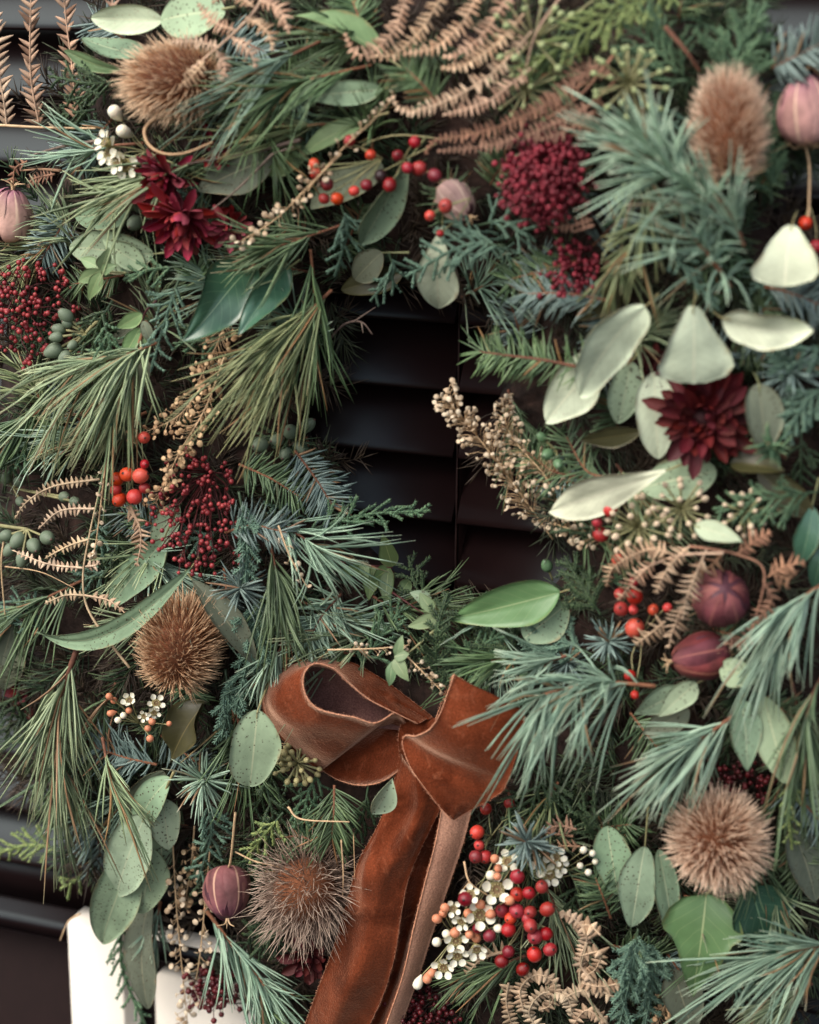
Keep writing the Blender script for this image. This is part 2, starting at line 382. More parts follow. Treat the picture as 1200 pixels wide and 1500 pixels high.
def fir(label, stem, L=46, n=110, ang=(48, 72), m='needle_blue', w=1.7, **kw):
    d = dict(rank=True, droop=(0, 0), bendy=.1, t0=.04, sr=2.4, name='fir_sprig', cat='fir sprig', group='short needled fir sprigs', jit=.22)
    d.update(kw)
    return pine(label, stem, L, n, ang, m, w, **d)
def tuft(label, ctr, L=55, n=70, m='needle_blue', out=26, w=1.8, ang=(35, 88), lean=(0, 0), **kw):
    """a twig end that points at the viewer: needles radiate round its bud"""
    x, y = ctr[:2]; dh = ctr[2] if len(ctr) > 2 else 6
    d = dict(star=True, rank=False, flat=1.0, t0=.35, droop=(0, .05), bendy=.1, sr=3.2, name='fir_sprig', cat='fir sprig', group='short needled fir sprigs', jit=.2)
    d.update(kw)
    return pine(label, [(x - lean[0], y - lean[1], dh - out), (x, y, dh)], L, n, ang, m, w, **d)
def spray(label, axis, width=46, m='scale_green', sp=9, ang=38, size=1.0, tw='scale_dark', name='cypress_spray', cat='cypress spray', group='flat cypress sprays', dh=14, twist=.35, sub=True, scale_ang=22):
    c = stem3(axis, 30, dh); k = kpx(c[15]); T = tangents(c); o = thing(name, label, cat, c[0], group)
    ln = np.sum(np.linalg.norm(np.diff(c, axis=0), axis=1)) / k
    mb, tb = MB(), MB()
    tube(tb, c, np.linspace(2.0, .9, 30) * k * size, 5, .5)
    runs = [(c[6:], 1.0)]
    def branch(P, A, length, depth):
        side = nz(np.cross(A, BACK)); nb = int(max(3, length / 4))
        bend = (rng.normal(size=3) * .25 + A * 0) * .6
        t = np.linspace(0, 1, nb + 1)[:, None]; pts = P + length * k * (t * A + t * t * bend)
        return pts
    n = int(ln / sp)
    for i in range(2, n):
        t = i / n; j = t * 29; i0 = min(int(j), 28); P = c[i0] + (c[i0 + 1] - c[i0]) * (j - i0); A = T[i0]
        sg = 1 if i % 2 else -1; side = nz(np.cross(A, BACK)) * sg
        lift = rng.normal() * twist
        a = math.radians(ang + rng.normal() * 7)
        D = nz(math.cos(a) * A + math.sin(a) * side + BACK * (lift * .5 + .1))
        length = width * (min(1, t * 3.5 + .3)) * (1 - t) ** .6 * rng.uniform(.75, 1.15) + 7
        pts = branch(P, D, length, 0); runs.append((pts, 1.0))
        if sub:
            for q in range(2, int(length / 9)):
                u = q / (length / 9.0); jj = min(int(u * (len(pts) - 1)), len(pts) - 2)
                a2 = math.radians(34 + rng.normal() * 8); sg2 = 1 if q % 2 else -1
                D2 = nz(math.cos(a2) * D + math.sin(a2) * nz(np.cross(D, BACK)) * sg2 + BACK * rng.normal() * .25)
                runs.append((branch(pts[jj], D2, length * .42 * (1 - u * .6) + 5, 1), .85))
    PP, DD, SS = [], [], []
    for pts, s in runs:
        d = np.gradient(pts, axis=0); d = nz(d); L_ = np.sum(np.linalg.norm(np.diff(pts, axis=0), axis=1)) / k
        m_ = max(3, int(L_ / 3.4)); x = np.linspace(0, len(pts) - 1.001, m_); i0 = x.astype(int); f = (x - i0)[:, None]
        q = pts[i0] * (1 - f) + pts[np.minimum(i0 + 1, len(pts) - 1)] * f; A = d[i0]
        si = nz(np.cross(A, BACK)); sa = math.tan(math.radians(scale_ang))
        for sg in (-1, 1):
            PP.append(q); DD.append(A + si * sg * sa + rng.normal(size=q.shape) * .08); SS.append(np.full(len(q), s))
        PP.append(q); DD.append(A + BACK * sa * .8); SS.append(np.full(len(q), s))
    PP, DD, SS = np.concatenate(PP), np.concatenate(DD), np.concatenate(SS)
    needles(mb, PP, DD, 6.6 * k * SS * size * rng.uniform(.8, 1.2, len(PP)), 1.75 * k * SS * size, 0, segs=2, prof=([0, .35, 1], [.55, 1, .18]))
    part('stem', tb, tw, o); part('scale_leaves', mb, m, o, True)
    return o

SHAPES = {'euc': lambda t: np.sin(math.pi * t ** .85) ** .62, 'ovate': lambda t: np.sin(math.pi * t ** .72) ** .85 * (1.08 - .25 * t),
          'lance': lambda t: np.sin(math.pi * t ** .9) ** .85, 'round': lambda t: np.sin(math.pi * t) ** .5,
          'tri': lambda t: np.interp(t, [0, .06, .45, .78, .92, 1], [.1, .24, .66, 1, .86, .3]),
          'drop': lambda t: np.sin(math.pi * t ** 1.35) ** .8,
          'ivy': lambda t: np.interp(t, [0, .03, .12, .22, .3, .38, .5, .65, .85, 1], [.08, .5, .82, .95, 1, .72, .56, .44, .2, .0]),
          'holly': lambda t: np.sin(math.pi * t ** .75) ** .7 * (1 + .16 * np.cos(t * 25))}
def leaf_mesh(mb, base, tip, width, kind='euc', roll=0.0, curl=.06, cup=.12, wave=0.0, thick=.9, nu=27, nv=9, side_curve=0.0, tint=None, twist=0.0):
    """a leaf blade from base to tip (3-D), width in metres, with thickness, cupping, curl and a wavy edge"""
    base, tip = np.asarray(base, float), np.asarray(tip, float)
    curl, roll, twist, wave = curl + rng.normal() * .035, roll + rng.normal() * .12, twist + rng.normal() * .35, wave + .006
    ax = tip - base; L = np.linalg.norm(ax); ax = ax / L
    x0 = nz(np.cross(ax, BACK)); n0 = np.cross(x0, ax)
    tt = (1 - np.cos(np.linspace(0, math.pi, nu))) / 2; ss = np.linspace(-1, 1, nv); tn = rng.random() if tint is None else tint
    hw = SHAPES[kind](np.clip(tt, 1e-4, 1 - 1e-4)) * width / 2; hw[0] = max(hw[0] * .2, width * .015); hw[-1] = width * .008
    p1, p2, p3, p4 = rng.uniform(0, 6.28, 4); asym = rng.uniform(.03, .1)
    vs_ = []
    for sgn in (1, -1):
        for t, h in zip(tt, hw):
            r = roll + twist * (t - .5)
            x = math.cos(r) * x0 + math.sin(r) * n0; nn = -math.sin(r) * x0 + math.cos(r) * n0
            cc = base + ax * L * t + nn * curl * L * 4 * t * (1 - t) + x * side_curve * L * 4 * t * (1 - t)
            for s in ss:
                up = cup * h * (abs(s) ** 1.6) - .012 * L * max(0, 1 - abs(s) * 6) + wave * L * abs(s) ** 1.5 * (math.sin(p1 + 7 * t + 1.5 * s) + .5 * math.sin(p2 + 15 * t - s))
                hh = h * (1 + asym * math.sin(p3 + 5 * t + (2.5 if s > 0 else 0)) + .03 * math.sin(p4 + 10 * t + 4 * s))
                vs_.append(cc + x * s * hh + nn * (up + sgn * thick * .0002 * (1 - abs(s) * .35)))
    vs_ = np.array(vs_); f = grid_faces(nu, nv); m_ = nu * nv
    rim = [i for i in range(nv)] + [i * nv + nv - 1 for i in range(1, nu)] + [(nu - 1) * nv + i for i in range(nv - 2, -1, -1)] + [i * nv for i in range(nu - 2, 0, -1)]
    rq = [(rim[i], rim[(i + 1) % len(rim)], rim[(i + 1) % len(rim)] + m_, rim[i] + m_) for i in range(len(rim))]
    q = np.concatenate([f, f[:, ::-1] + m_, np.array(rq)])
    mb.add(vs_, q, None, tn, np.tile(np.repeat(tt, nv), 2), np.tile(np.tile(ss, nu), 2))
    return mb
def leaves(label, items, stem=None, name='eucalyptus_branch', cat='eucalyptus', group=None, m='leaf_sage', dh=18, smat='stem_green', sr=2.2, pname='leaf'):
    """items: dicts with b, t (base and tip pixel[, dh]), w, kind, ..."""
    b0 = V(stem[0], dh) if stem else V(items[0]['b'], dh)
    o = thing(name, label, cat, b0, group)
    if stem:
        c = stem3(stem, 20, dh - 6); k = kpx(c[0]); part('stem', tube(MB(), c, np.linspace(sr, sr * .5, 20) * k, 6, rng.random()), smat, o)
    for it in items:
        it = dict(it); B, T_ = V(it.pop('b'), dh), V(it.pop('t'), dh); k = kpx(B); mm = it.pop('m', m); w = it.pop('w') * k; lb = it.pop('label', None)
        pet = it.pop('pet', None); kind = it.pop('kind', 'euc')
        lf = part(pname, leaf_mesh(MB(), B, T_, w, kind, **it), mm, o, label=lb)
        if pet is not None:
            part('petiole', tube(MB(), curve([V(pet, dh - 4), B, B + (T_ - B) * .15], 8), np.linspace(1.5, 1.0, 8) * k, 5, rng.random()), smat, lf)
    return o
def teasel(label, c, axis, rx, rl, m='spine_tan', n=1500, sl=26, w=.78, lean=.35, up=.35, dh=24, heads='teasel_head', cat='teasel', group='dried teasel heads', curly=0.0, bracts=0):
    """c pixel centre, axis pixel direction of the tip, rx and rl half width and half length of the spiny outline"""
    n = int(n * .74); sl = sl * 1.08
    C0 = V(c, dh); k = kpx(C0); ax = nz(RIGHT * axis[0] - UP * axis[1] + BACK * up); F = frame(ax)
    o = thing(heads, label, cat, C0 - ax * rl * k * .8, group)
    cx, cl = (rx - sl * .75) * k, (rl - sl * .75) * k
    mb = MB(); ball(mb, C0, 1.0, 14, 20, rng.random(), stretch=F @ np.diag([cx, cx, cl])); part('core', mb, 'teasel_core', o)
    i = np.arange(n) + .5; z = 1 - 1.93 * i / n; ph = i * 2.399963
    d = np.stack([np.sqrt(1 - z * z) * np.cos(ph), np.sqrt(1 - z * z) * np.sin(ph), z], 1)
    P = C0 + (d * [cx, cx, cl]) @ F.T * .97
    Nn = nz((d / [cx, cx, cl]) @ F.T)
    D = Nn + ax * lean * rng.uniform(.6, 1.4, n)[:, None] + rng.normal(size=(n, 3)) * .14
    P = P + F @ np.array([rng.normal(), rng.normal(), 0]) * rx * .03 * k
    mb = MB(); needles(mb, P, D, sl * k * (1 + .08 * np.sin(ph * 2 + z * 3 + rng.uniform(0, 6))) * rng.uniform(.6, 1.2, n), w * k * rng.uniform(.7, 1.2, n), ax * .18 + rng.normal(size=(n, 3)) * (.08 + curly), segs=3, blunt=.15)
    part('spines', mb, m, o, True)
    cb = MB(); bs_ = C0 - ax * cl * .9
    for q in range(14):
        a_ = q * .449; s_ = F @ np.array([math.cos(a_), math.sin(a_), 0]); needles(cb, np.array([bs_]), np.array([s_ - ax * .35]), rx * k * rng.uniform(.7, 1.15), 1.5 * k, ax * .5 + rng.normal(size=3) * .15, segs=5)
    part('calyx', cb, 'stem_straw', o, True)
    for _ in range(bracts):
        a = rng.uniform(0, 6.28); s = F @ np.array([math.cos(a), math.sin(a), 0]); b = C0 - ax * cl * .95
        pts = curve([b, b + s * rx * k * .8 - ax * 10 * k, b + s * rx * k * rng.uniform(.9, 1.3) + ax * rl * k * rng.uniform(.1, 1.0)], 12)
        part('bract', tube(MB(), pts, np.linspace(1.8, .6, 12) * k, 5, rng.random()), 'stem_straw', o)
    return o
def petal_mesh(name, mt, kind='lance', cup=.5, curl=.10, wr=.30):
    mb = MB(); L = 1.0; nu, nv = 8, 5; tt = np.linspace(0, 1, nu); ss = np.linspace(-1, 1, nv); out = []
    for t in tt:
        h = wr / 2 * float(np.interp(t, [0, .3, .65, .88, .96, 1], [.3, .72, 1, .8, .5, .12]))
        for s in ss: out.append((s * h, t, cup * h * s * s - curl * math.sin(t * 2.4) * .5 + curl * t * t))
    out = np.array(out)
    mb.add(np.concatenate([out, out - [0, 0, .012]]), np.concatenate([grid_faces(nu, nv), grid_faces(nu, nv)[:, ::-1] + nu * nv]), None, rng.random(), np.tile(np.repeat(tt, nv), 2), np.tile(np.tile(ss, nu), 2))
    return mb.mesh(name, mat=mt)
def dahlia(label, c, R, n=46, face=(0, 0), m='petal_red', dh=20, layers=4, name='chrysanthemum', cat='flower', wr=.27, group='dark red flowers', arc=(0, 360), open_=(80, 20), messy=.26):
    """petals in rings; face = sideways lean of the bloom's axis (right, up)"""
    C0 = V(c, dh); k = kpx(C0); ax = nz(BACK + RIGHT * face[0] + UP * face[1]); F = frame(ax, UP)
    o = thing(name, label, cat, C0 - ax * R * k * .25, group)
    mb = MB(); ball(mb, C0 - ax * R * k * .08, R * k * .2, 8, 12, rng.random()); part('flower_heart', mb, 'petal_heart', o)
    meshes = [petal_mesh('petal', m, cup=rng.uniform(.2, .9), curl=rng.uniform(-.15, .35), wr=wr * rng.uniform(.85, 1.15)) for _ in range(5)]
    per = int(n * 1.45) // layers
    for l in range(layers):
        el = math.radians(open_[0] + (open_[1] - open_[0]) * l / max(1, layers - 1))
        for j in range(per):
            a = math.radians(arc[0] + (arc[1] - arc[0]) * (j + .5 * (l % 2) + rng.uniform(-.2, .2)) / per)
            r = F @ np.array([math.cos(a), math.sin(a), 0]); e = el + rng.normal() * messy
            y = math.sin(e) * r + math.cos(e) * ax; z = math.cos(e) * -r + math.sin(e) * ax; x = np.cross(y, z)
            s = R * k * (1 - .15 * l) * rng.uniform(.65, 1.1)
            inst('petal', meshes[rng.integers(5)], o, C0 + r * R * k * .1 - ax * R * k * .1, np.stack([x, y, z], 1), s)
    return o
def skimmia(label, c, rx, ry, n=130, m='skimmia_bud', dh=20, bs=4.2, depth=.8, name='skimmia_cluster', cat='skimmia', group='clusters of tiny red buds', base=(0, 0), sm='stem_red'):
    C0 = V(c, dh); k = kpx(C0); B0 = V((c[0] + base[0], c[1] + base[1]), dh - 22); o = thing(name, label, cat, B0, group)
    n = int(n * (.9 if m == 'skimmia_bud' else 1)); bs = bs * .88
    sb, bb = MB(), MB(); nb = max(6, n // 7); i = np.arange(nb) + .5; r = np.sqrt(i / nb); a = i * 2.4
    for q in range(nb):
        u, v = r[q] * math.cos(a[q]), r[q] * math.sin(a[q])
        E = C0 + (RIGHT * u * rx + UP * v * ry) * k * .86 + BACK * k * min(rx, ry) * depth * (math.sqrt(max(0, 1 - r[q] ** 2)) - .5 + rng.normal() * .12)
        mid = B0 + (E - B0) * .5 + rng.normal(size=3) * 5 * k
        cc = curve([B0, mid, E - nz(E - B0) * 14 * k], 8); tube(sb, cc, np.linspace(1.5, 1.0, 8) * k, 4, rng.random())
        for _ in range(n // nb):
            f = E + rng.normal(size=3) * 9.5 * k * np.array([1, 1, 1.0])
            tube(sb, np.array([cc[-1], (cc[-1] + f) / 2 + rng.normal(size=3) * 1.2 * k, f]), .75 * k, 3, rng.random())
            ball(bb, f, bs * k * rng.uniform(.75, 1.2), 5, 7, rng.random())
    part('stalks', sb, sm, o, True); part('buds', bb, m, o, True)
    return o
def ball_mesh(name, mt, nu=10, nv=14, pear=0.0, tip=True):
    mb = MB(); th = np.linspace(0, math.pi, nu); ph = np.arange(nv) * 2 * math.pi / nv; rr = np.sin(th) * (1 + pear * np.cos(th)); z = -np.cos(th)
    if tip: th2 = np.append(th, math.pi); rr = np.append(rr, .09); z = np.append(z, 1.1); rr[-2] = .17; z[-2] = .985; th = th2; nu += 1
    v = np.stack([rr[:, None] * np.cos(ph), rr[:, None] * np.sin(ph), z[:, None] + 0 * ph], -1).reshape(-1, 3)
    al = np.linspace(0, .92, nu); 
    if tip: al[-2:] = 1
    mb.add(v, grid_faces(nu, nv, True), [( (nu - 1) * nv, (nu - 1) * nv + j, (nu - 1) * nv + j + 1) for j in range(1, nv - 1)], .5, np.repeat(al, nv), np.tile(ph, nu))
    return mb.mesh(name, mat=mt)
BM = {}
def berries(label, joint, items, dh=26, name='berry_sprig', cat='berries', group='sprigs of round red berries', stems='stem_green', tail=None):
    """items: (x, y, diameter px, material letter[, dh])"""
    J = V(joint, dh - 12); o = thing(name, label, cat, J, group); sb = MB(); k = kpx(J)
    if tail: tube(sb, curve([V(p, dh - 14) for p in tail] + [J], 12), 1.6 * k, 5, rng.random())
    for it in items:
        x, y, d, mm = it[:4]; P = V((x, y), it[4] if len(it) > 4 else dh + rng.uniform(-3, 3)); mt = {'o': 'berry_orange', 'r': 'berry_red', 'w': 'berry_wine', 'k': 'berry_black'}[mm]
        if mt not in BM: BM[mt] = ball_mesh('berry', mt)
        ax = nz(nz(P - J) * .6 + BACK * .35 + rng.normal(size=3) * .35)
        inst('berry', BM[mt], o, P, frame(ax), d / 2 * k * np.array([rng.uniform(.93, 1.03), rng.uniform(.93, 1.03), rng.uniform(.9, 1.12)]))
        tube(sb, curve([J, (J + P) / 2 - BACK * 3 * k + rng.normal(size=3) * 2.5 * k, P - ax * d * .45 * k], 7), 1.1 * k, 4, rng.random())
    part('stalks', sb, stems, o, True)
    return o
def seeds(label, stem, width=22, n=110, m='seed_cream', size=4.6, dh=22, name='seed_spray', cat='seed spray', group='sprays of tiny pale seed pods', disc=True, t0=.15, sm='stem_straw', taper=.5, side=0):
    c = stem3(stem, 30, dh); k = kpx(c[15]); T = tangents(c); o = thing(name, label, cat, c[0], group); sb, pb = MB(), MB()
    n, size = int(n * .6), size * .86
    tube(sb, c, np.linspace(1.5, .7, 30) * k, 5, .4)
    for q in range(n):
        t = t0 + (1 - t0) * (q + rng.random()) / n; j = min(int(t * 29), 28); P = c[j] + (c[j + 1] - c[j]) * (t * 29 - j)
        s = nz(np.cross(T[j], BACK)); a = rng.uniform(0, 6.28); R = s * math.cos(a) + BACK * (math.sin(a) * .7 + .15)
        ln = width * k * rng.uniform(.55, 1.1) * (1 - taper * t)
        E = P + nz(R + T[j] * .7) * ln
        tube(sb, np.array([P, (P + E) / 2 + T[j] * ln * .12, E]), .5 * k, 3, .6)
        if disc:
            z = nz(rng.normal(size=3) + BACK * .8); st = frame(z) @ np.diag([1, 1.2, .22])
            ball(pb, E, size * k * rng.uniform(.75, 1.2), 5, 8, rng.random(), stretch=st)
        else: ball(pb, E, size * k * rng.uniform(.8, 1.2), 6, 8, rng.random())
    part('stalks', sb, sm, o, True); part('seed_pods', pb, m, o, True)
    return o
def wax_parts():
    mb = MB(); nu, nv = 6, 16; prof = [(.10, -.75), (.16, -.5), (.34, -.2), (.46, .02), (.40, .06), (.2, -.06)]; ph = np.arange(nv) * 2 * math.pi / nv
    v = np.array([(r * math.cos(p), r * math.sin(p), z) for r, z in prof for p in ph]); n = len(v)
    v = np.concatenate([v, [(0, 0, -.08)]])
    mb.add(v, grid_faces(nu, nv, True), [(n, (nu - 1) * nv + j, (nu - 1) * nv + (j + 1) % nv) for j in range(nv)], np.append(np.repeat([.2, .2, .1, .1, .4, 1], nv), 1))
    cup = mb.mesh('cup', mat='wax_cup')
    pb = MB(); tt = np.linspace(0, 1, 7); ss = np.linspace(-1, 1, 7); out = []
    for t in tt:
        h = .30 * math.sin(math.pi * (t * .93 + .05)) ** .55
        for s in ss: out.append((s * h, .38 + t * .55, .04 + .20 * t * t + .14 * s * s * h * 3))
    out = np.array(out); pb.add(np.concatenate([out, out - [0, 0, .035]]), np.concatenate([grid_faces(7, 7), grid_faces(7, 7)[:, ::-1] + 49]), None, rng.random(), 0, 0)
    st = MB()
    for j in range(10):
        a = j * .628; ball(st, (.28 * math.cos(a), .28 * math.sin(a), .06), .05, 4, 5, .2)
    ball(st, (0, 0, .06), .07, 5, 6, .9)
    bd = MB(); prof = [(.12, -1.4), (.3, -1.1), (.62, -.5), (.7, 0), (.62, .4), (.3, .68), (0.02, .72)]
    bd.add(np.array([(r * math.cos(p), r * math.sin(p), z) for r, z in prof for p in ph]), grid_faces(7, nv, True), None, rng.random(), 0, 0)
    return cup, pb.mesh('petal', mat='wax_petal'), st.mesh('stamens', mat='seed_olive'), bd.mesh('bud', mat='wax_bud'), bd.mesh('bud', mat='wax_petal')
def wax(label, joint, flowers, buds=(), dh=26, tail=None, name='waxflower_sprig', cat='waxflower', group='white waxflower sprigs'):
    """flowers: (x, y, diameter px, lean right, lean up); buds: (x, y, diameter px, 'w' or 'p')"""
    if 'wax' not in BM: BM['wax'] = wax_parts()
    cup, pet, stm, bud, wbud = BM['wax']
    J = V(joint, dh - 14); k = kpx(J); o = thing(name, label, cat, J, group); sb = MB()
    if tail: tube(sb, curve([V(p, dh - 16) for p in tail] + [J], 10), 1.6 * k, 5, .5)
    for f in flowers:
        x, y, d, lr, lu = f[:5]; P = V((x, y), (f[5] if len(f) > 5 else dh) + rng.uniform(-2, 4)); ax = nz(BACK + RIGHT * lr + UP * lu); F = frame(ax, UP) @ np.array(Matrix.Rotation(rng.uniform(0, 6.28), 3, 'Z')); s = d / 1.8 * k
        fl = inst('flower', cup, o, P, F, s)
        op = rng.choice([0, .1, .3, .7], p=[.4, .3, .2, .1])
        for q in range(5):
            pe = bpy.data.objects.new('petal', pet); col.objects.link(pe); pe.parent = fl
            pe.matrix_local = Matrix.Rotation(q * 1.2566 + rng.normal() * .06, 4, 'Z') @ Matrix.Rotation(op + rng.normal() * .16, 4, 'X')
        sm = bpy.data.objects.new('stamens', stm); col.objects.link(sm); sm.parent = fl; sm['kind'] = 'stuff'
        tube(sb, curve([J, (J + P) / 2 - BACK * 4 * k, P - ax * s * .7], 8), 1.0 * k, 4, .5)
    for x, y, d, kind in buds:
        P = V((x, y), dh + rng.uniform(-3, 4)); ax = nz(nz(P - J) + BACK * .7 + rng.normal(size=3) * .3)
        inst('bud', bud if kind == 'p' else wbud, o, P, frame(ax), d / 1.4 * k)
        tube(sb, curve([J, (J + P) / 2 - BACK * 4 * k, P - ax * d * .9 * k], 8), .9 * k, 4, .5)
    part('stalks', sb, 'stem_green', o, True)
    return o
def nigella(label, c, axis, rx, rl, m='nigella', dh=26, up=.3, horns=5, bracts=10, name='nigella_pod', cat='seed pod', group='striped nigella seed pods', stem=None, lobes=7):
    rx, rl = rx * .88, rl * .96
    C0 = V(c, dh - 4); k = kpx(C0); ax = nz(RIGHT * axis[0] - UP * axis[1] + BACK * up); F = frame(ax); o = thing(name, label, cat, C0 - ax * rl * k, group)
    nu, nv = 16, 56; th = np.linspace(0, math.pi, nu); ph = np.arange(nv) * 2 * math.pi / nv
    lob = 1 + .2 * np.abs(np.cos(lobes / 2 * ph))[None] ** .7 * np.sin(th)[:, None] ** .5 - .13 + .03 * np.sin(2 * ph + 1)[None] + .02 * np.sin(3 * th)[:, None]
    lob = 1 + (lob - 1) * .8; r = np.sin(th)[:, None] ** .85 * (1 - .16 * np.cos(math.pi - th)[:, None] * (1 if horns else 0)) * lob * (1 + .03 * np.sin(5 * ph + 4 * th[:, None])); v = np.stack([r * np.cos(ph) * rx * k, r * np.sin(ph) * rx * k, (-np.cos(th)[:, None] + 0 * ph) * rl * k], -1)
    mb = MB(); mb.add(C0 + v.reshape(-1, 3) @ F.T, grid_faces(nu, nv, True), None, rng.random(), np.repeat(th / math.pi, nv), np.tile(ph, nu)); part('pod_body', mb, 'nigella', o)
    sm_ = {'nigella': 'sepal_plum', 'nigella_pink': 'sepal_pink', 'nigella_wine': 'sepal_wine', 'nigella_pale': 'sepal_pale'}[m]; ns = lobes - 1
    for q in range(ns):
        tt = np.linspace(0, 1, 15); ss = np.linspace(-1, 1, 9); a0 = q * 6.283 / ns + rng.normal() * .12; wd = 6.283 / ns * rng.uniform(.62, .8); vv = []; top = rng.uniform(.95, 1.12); pz = rng.uniform(0, 6.28)
        for t in tt:
            u = .06 + t * .9; tq = u * math.pi; base_r = math.sin(tq) ** .8 * (1 - .18 * -math.cos(tq) * (1 if horns else .4)); hw_ = wd * (math.sin(math.pi * min(1, .12 + .88 * t)) ** .55)
            for s_ in ss:
                rr = base_r * (1.05 + .05 * (1 - s_ * s_) - .05 * abs(s_) * math.sin(tq) + .04 * math.sin(9 * t + pz + 3 * s_) + .03 * math.sin(s_ * 9 + pz)) + .02 * (q % 2); an = a0 + s_ * hw_ + .12 * math.sin(3 * t + pz)
                vv.append((rr * math.cos(an) * rx * k, rr * math.sin(an) * rx * k, -math.cos(tq) * rl * k * (top if t > .6 else 1)))
        vv = np.array(vv); mb = MB(); mb.add(C0 + np.concatenate([vv, vv * .975]) @ F.T, np.concatenate([grid_faces(15, 9), grid_faces(15, 9)[:, ::-1] + 135]), None, rng.random(), np.tile(np.repeat(tt, 9), 2), np.tile(np.tile(ss, 15), 2)); part('sepal', mb, sm_, o)
    for j in range(horns):
        a = j * 6.283 / horns + .3; s = F @ np.array([math.cos(a), math.sin(a), 0]); b = C0 + ax * rl * k * .93
        part('horn', tube(MB(), curve([b, b + ax * rl * .28 * k + s * rx * .12 * k, b + ax * rl * .4 * k + s * rx * rng.uniform(.3, .6) * k], 8), np.linspace(2.2, .5, 8) * k, 5, .5), 'stem_straw', o)
    bb = MB()
    for j in range(bracts):
        a = rng.uniform(0, 6.28); s = F @ np.array([math.cos(a), math.sin(a), 0]); b = C0 - ax * rl * k * .95; ln = rng.uniform(.6, 1.3)
        p2 = b + s * rx * .85 * ln * k + ax * rl * rng.uniform(-.1, .5) * k
        tube(bb, curve([b, b + s * rx * .5 * k - ax * rl * .12 * k, p2], 8), np.linspace(.9, .35, 8) * k, 3, .5)
        for _ in range(2): tube(bb, curve([(b + p2) / 2 + s * rx * .1 * k, p2 + rng.normal(size=3) * rx * .25 * k], 4), .4 * k, 3, .5)
    if bracts: part('bracts', bb, 'stem_straw', o, True)
    if stem: part('stem', tube(MB(), curve([C0 - ax * rl * k * .9] + [V(p, dh - 4) for p in stem], 14), 1.9 * k, 6, .5), 'stem_straw', o)
    return o
def pinna_mesh(mb, c, k, pl=14, sp=8, ang=62, curlz=.35, taper=.35, wide=.8, lift=.25, both=(1, 1), start=.05, fade=.3, gap=.06):
    """a fern pinna along curve c: rib and two rows of toothlike pinnules"""
    T = tangents(c); seg = np.linalg.norm(np.diff(c, axis=0), axis=1); cum = np.concatenate([[0], np.cumsum(seg)]); ln = cum[-1]
    tube(mb, c, np.linspace(1.9, .8, len(c)) * k, 5, .2)
    n = int(ln / (sp * k))
    for i in range(n):
        t = start + (1 - start) * (i + .5) / n; d = t * ln; P = np.array([np.interp(d, cum, c[:, q]) for q in range(3)]); A = nz(np.array([np.interp(d, cum, T[:, q]) for q in range(3)]))
        s0 = nz(np.cross(A, BACK))
        for sg in (-1, 1):
            f = both[0] if sg < 0 else both[1]
            if f <= 0 or rng.random() < gap: continue
            f = f * rng.uniform(.82, 1.15)
            L = pl * k * f * (1 - taper * abs(2 * t - .9) ** 1.5) * rng.uniform(.85, 1.12) * (1 if t < 1 - fade else max(.35, 1 - (t - 1 + fade) / fade * .65)); a = math.radians(ang + rng.normal() * 9)
            D = nz(math.cos(a) * A + math.sin(a) * s0 * sg + BACK * (lift + rng.normal() * .2)); X = nz(np.cross(D, np.cross(s0 * sg, A) * -sg)); X = nz(A - D * np.dot(A, D)); Nn = np.cross(X, D)
            tt = np.array([0, .35, .7, 1.0]); hw = np.array([.5, .42, .27, .05]) * sp * k * wide * rng.uniform(.85, 1.1)
            ctr = P + D * (L * tt)[:, None] + Nn * (sg * curlz * rng.uniform(.2, 1.8) * L * tt ** 2)[:, None] * .5
            th = .12 * k
            v = np.concatenate([np.stack([ctr - X * hw[:, None], ctr + Nn * sg * hw[:, None] * .35, ctr + X * hw[:, None]], 1).reshape(-1, 3), ctr - Nn * sg * th])
            q = [];
            for r in range(3):
                q += [(r * 3, r * 3 + 1, r * 3 + 4, r * 3 + 3), (r * 3 + 1, r * 3 + 2, r * 3 + 5, r * 3 + 4), (r * 3, r * 3 + 3, 12 + r + 1, 12 + r), (r * 3 + 2, 12 + r, 12 + r + 1, r * 3 + 5)]
            mb.add(v, q, None, rng.random(), np.concatenate([np.repeat(tt, 3), tt]), 0)
    return mb
def fern(label, rachis, pinnae, m='fern_tan', dh=24, pl=14, sp=8, name='fern_frond', cat='fern', group='dried bracken fronds', rr=2.6, smat=None, **kw):
    """pinnae: list of pixel polylines; rachis: pixel polyline or None"""
    base = V(rachis[0] if rachis else pinnae[0][0], dh); o = thing(name, label, cat, base, group); k = kpx(base)
    if rachis: part('rachis', tube(MB(), stem3(rachis, 24, dh), np.linspace(rr, rr * .5, 24) * k, 6, .3), smat or m, o)
    for p in pinnae: part('pinna', pinna_mesh(MB(), stem3(p, 22, dh), k, pl, sp, **kw), m, o)
    return o
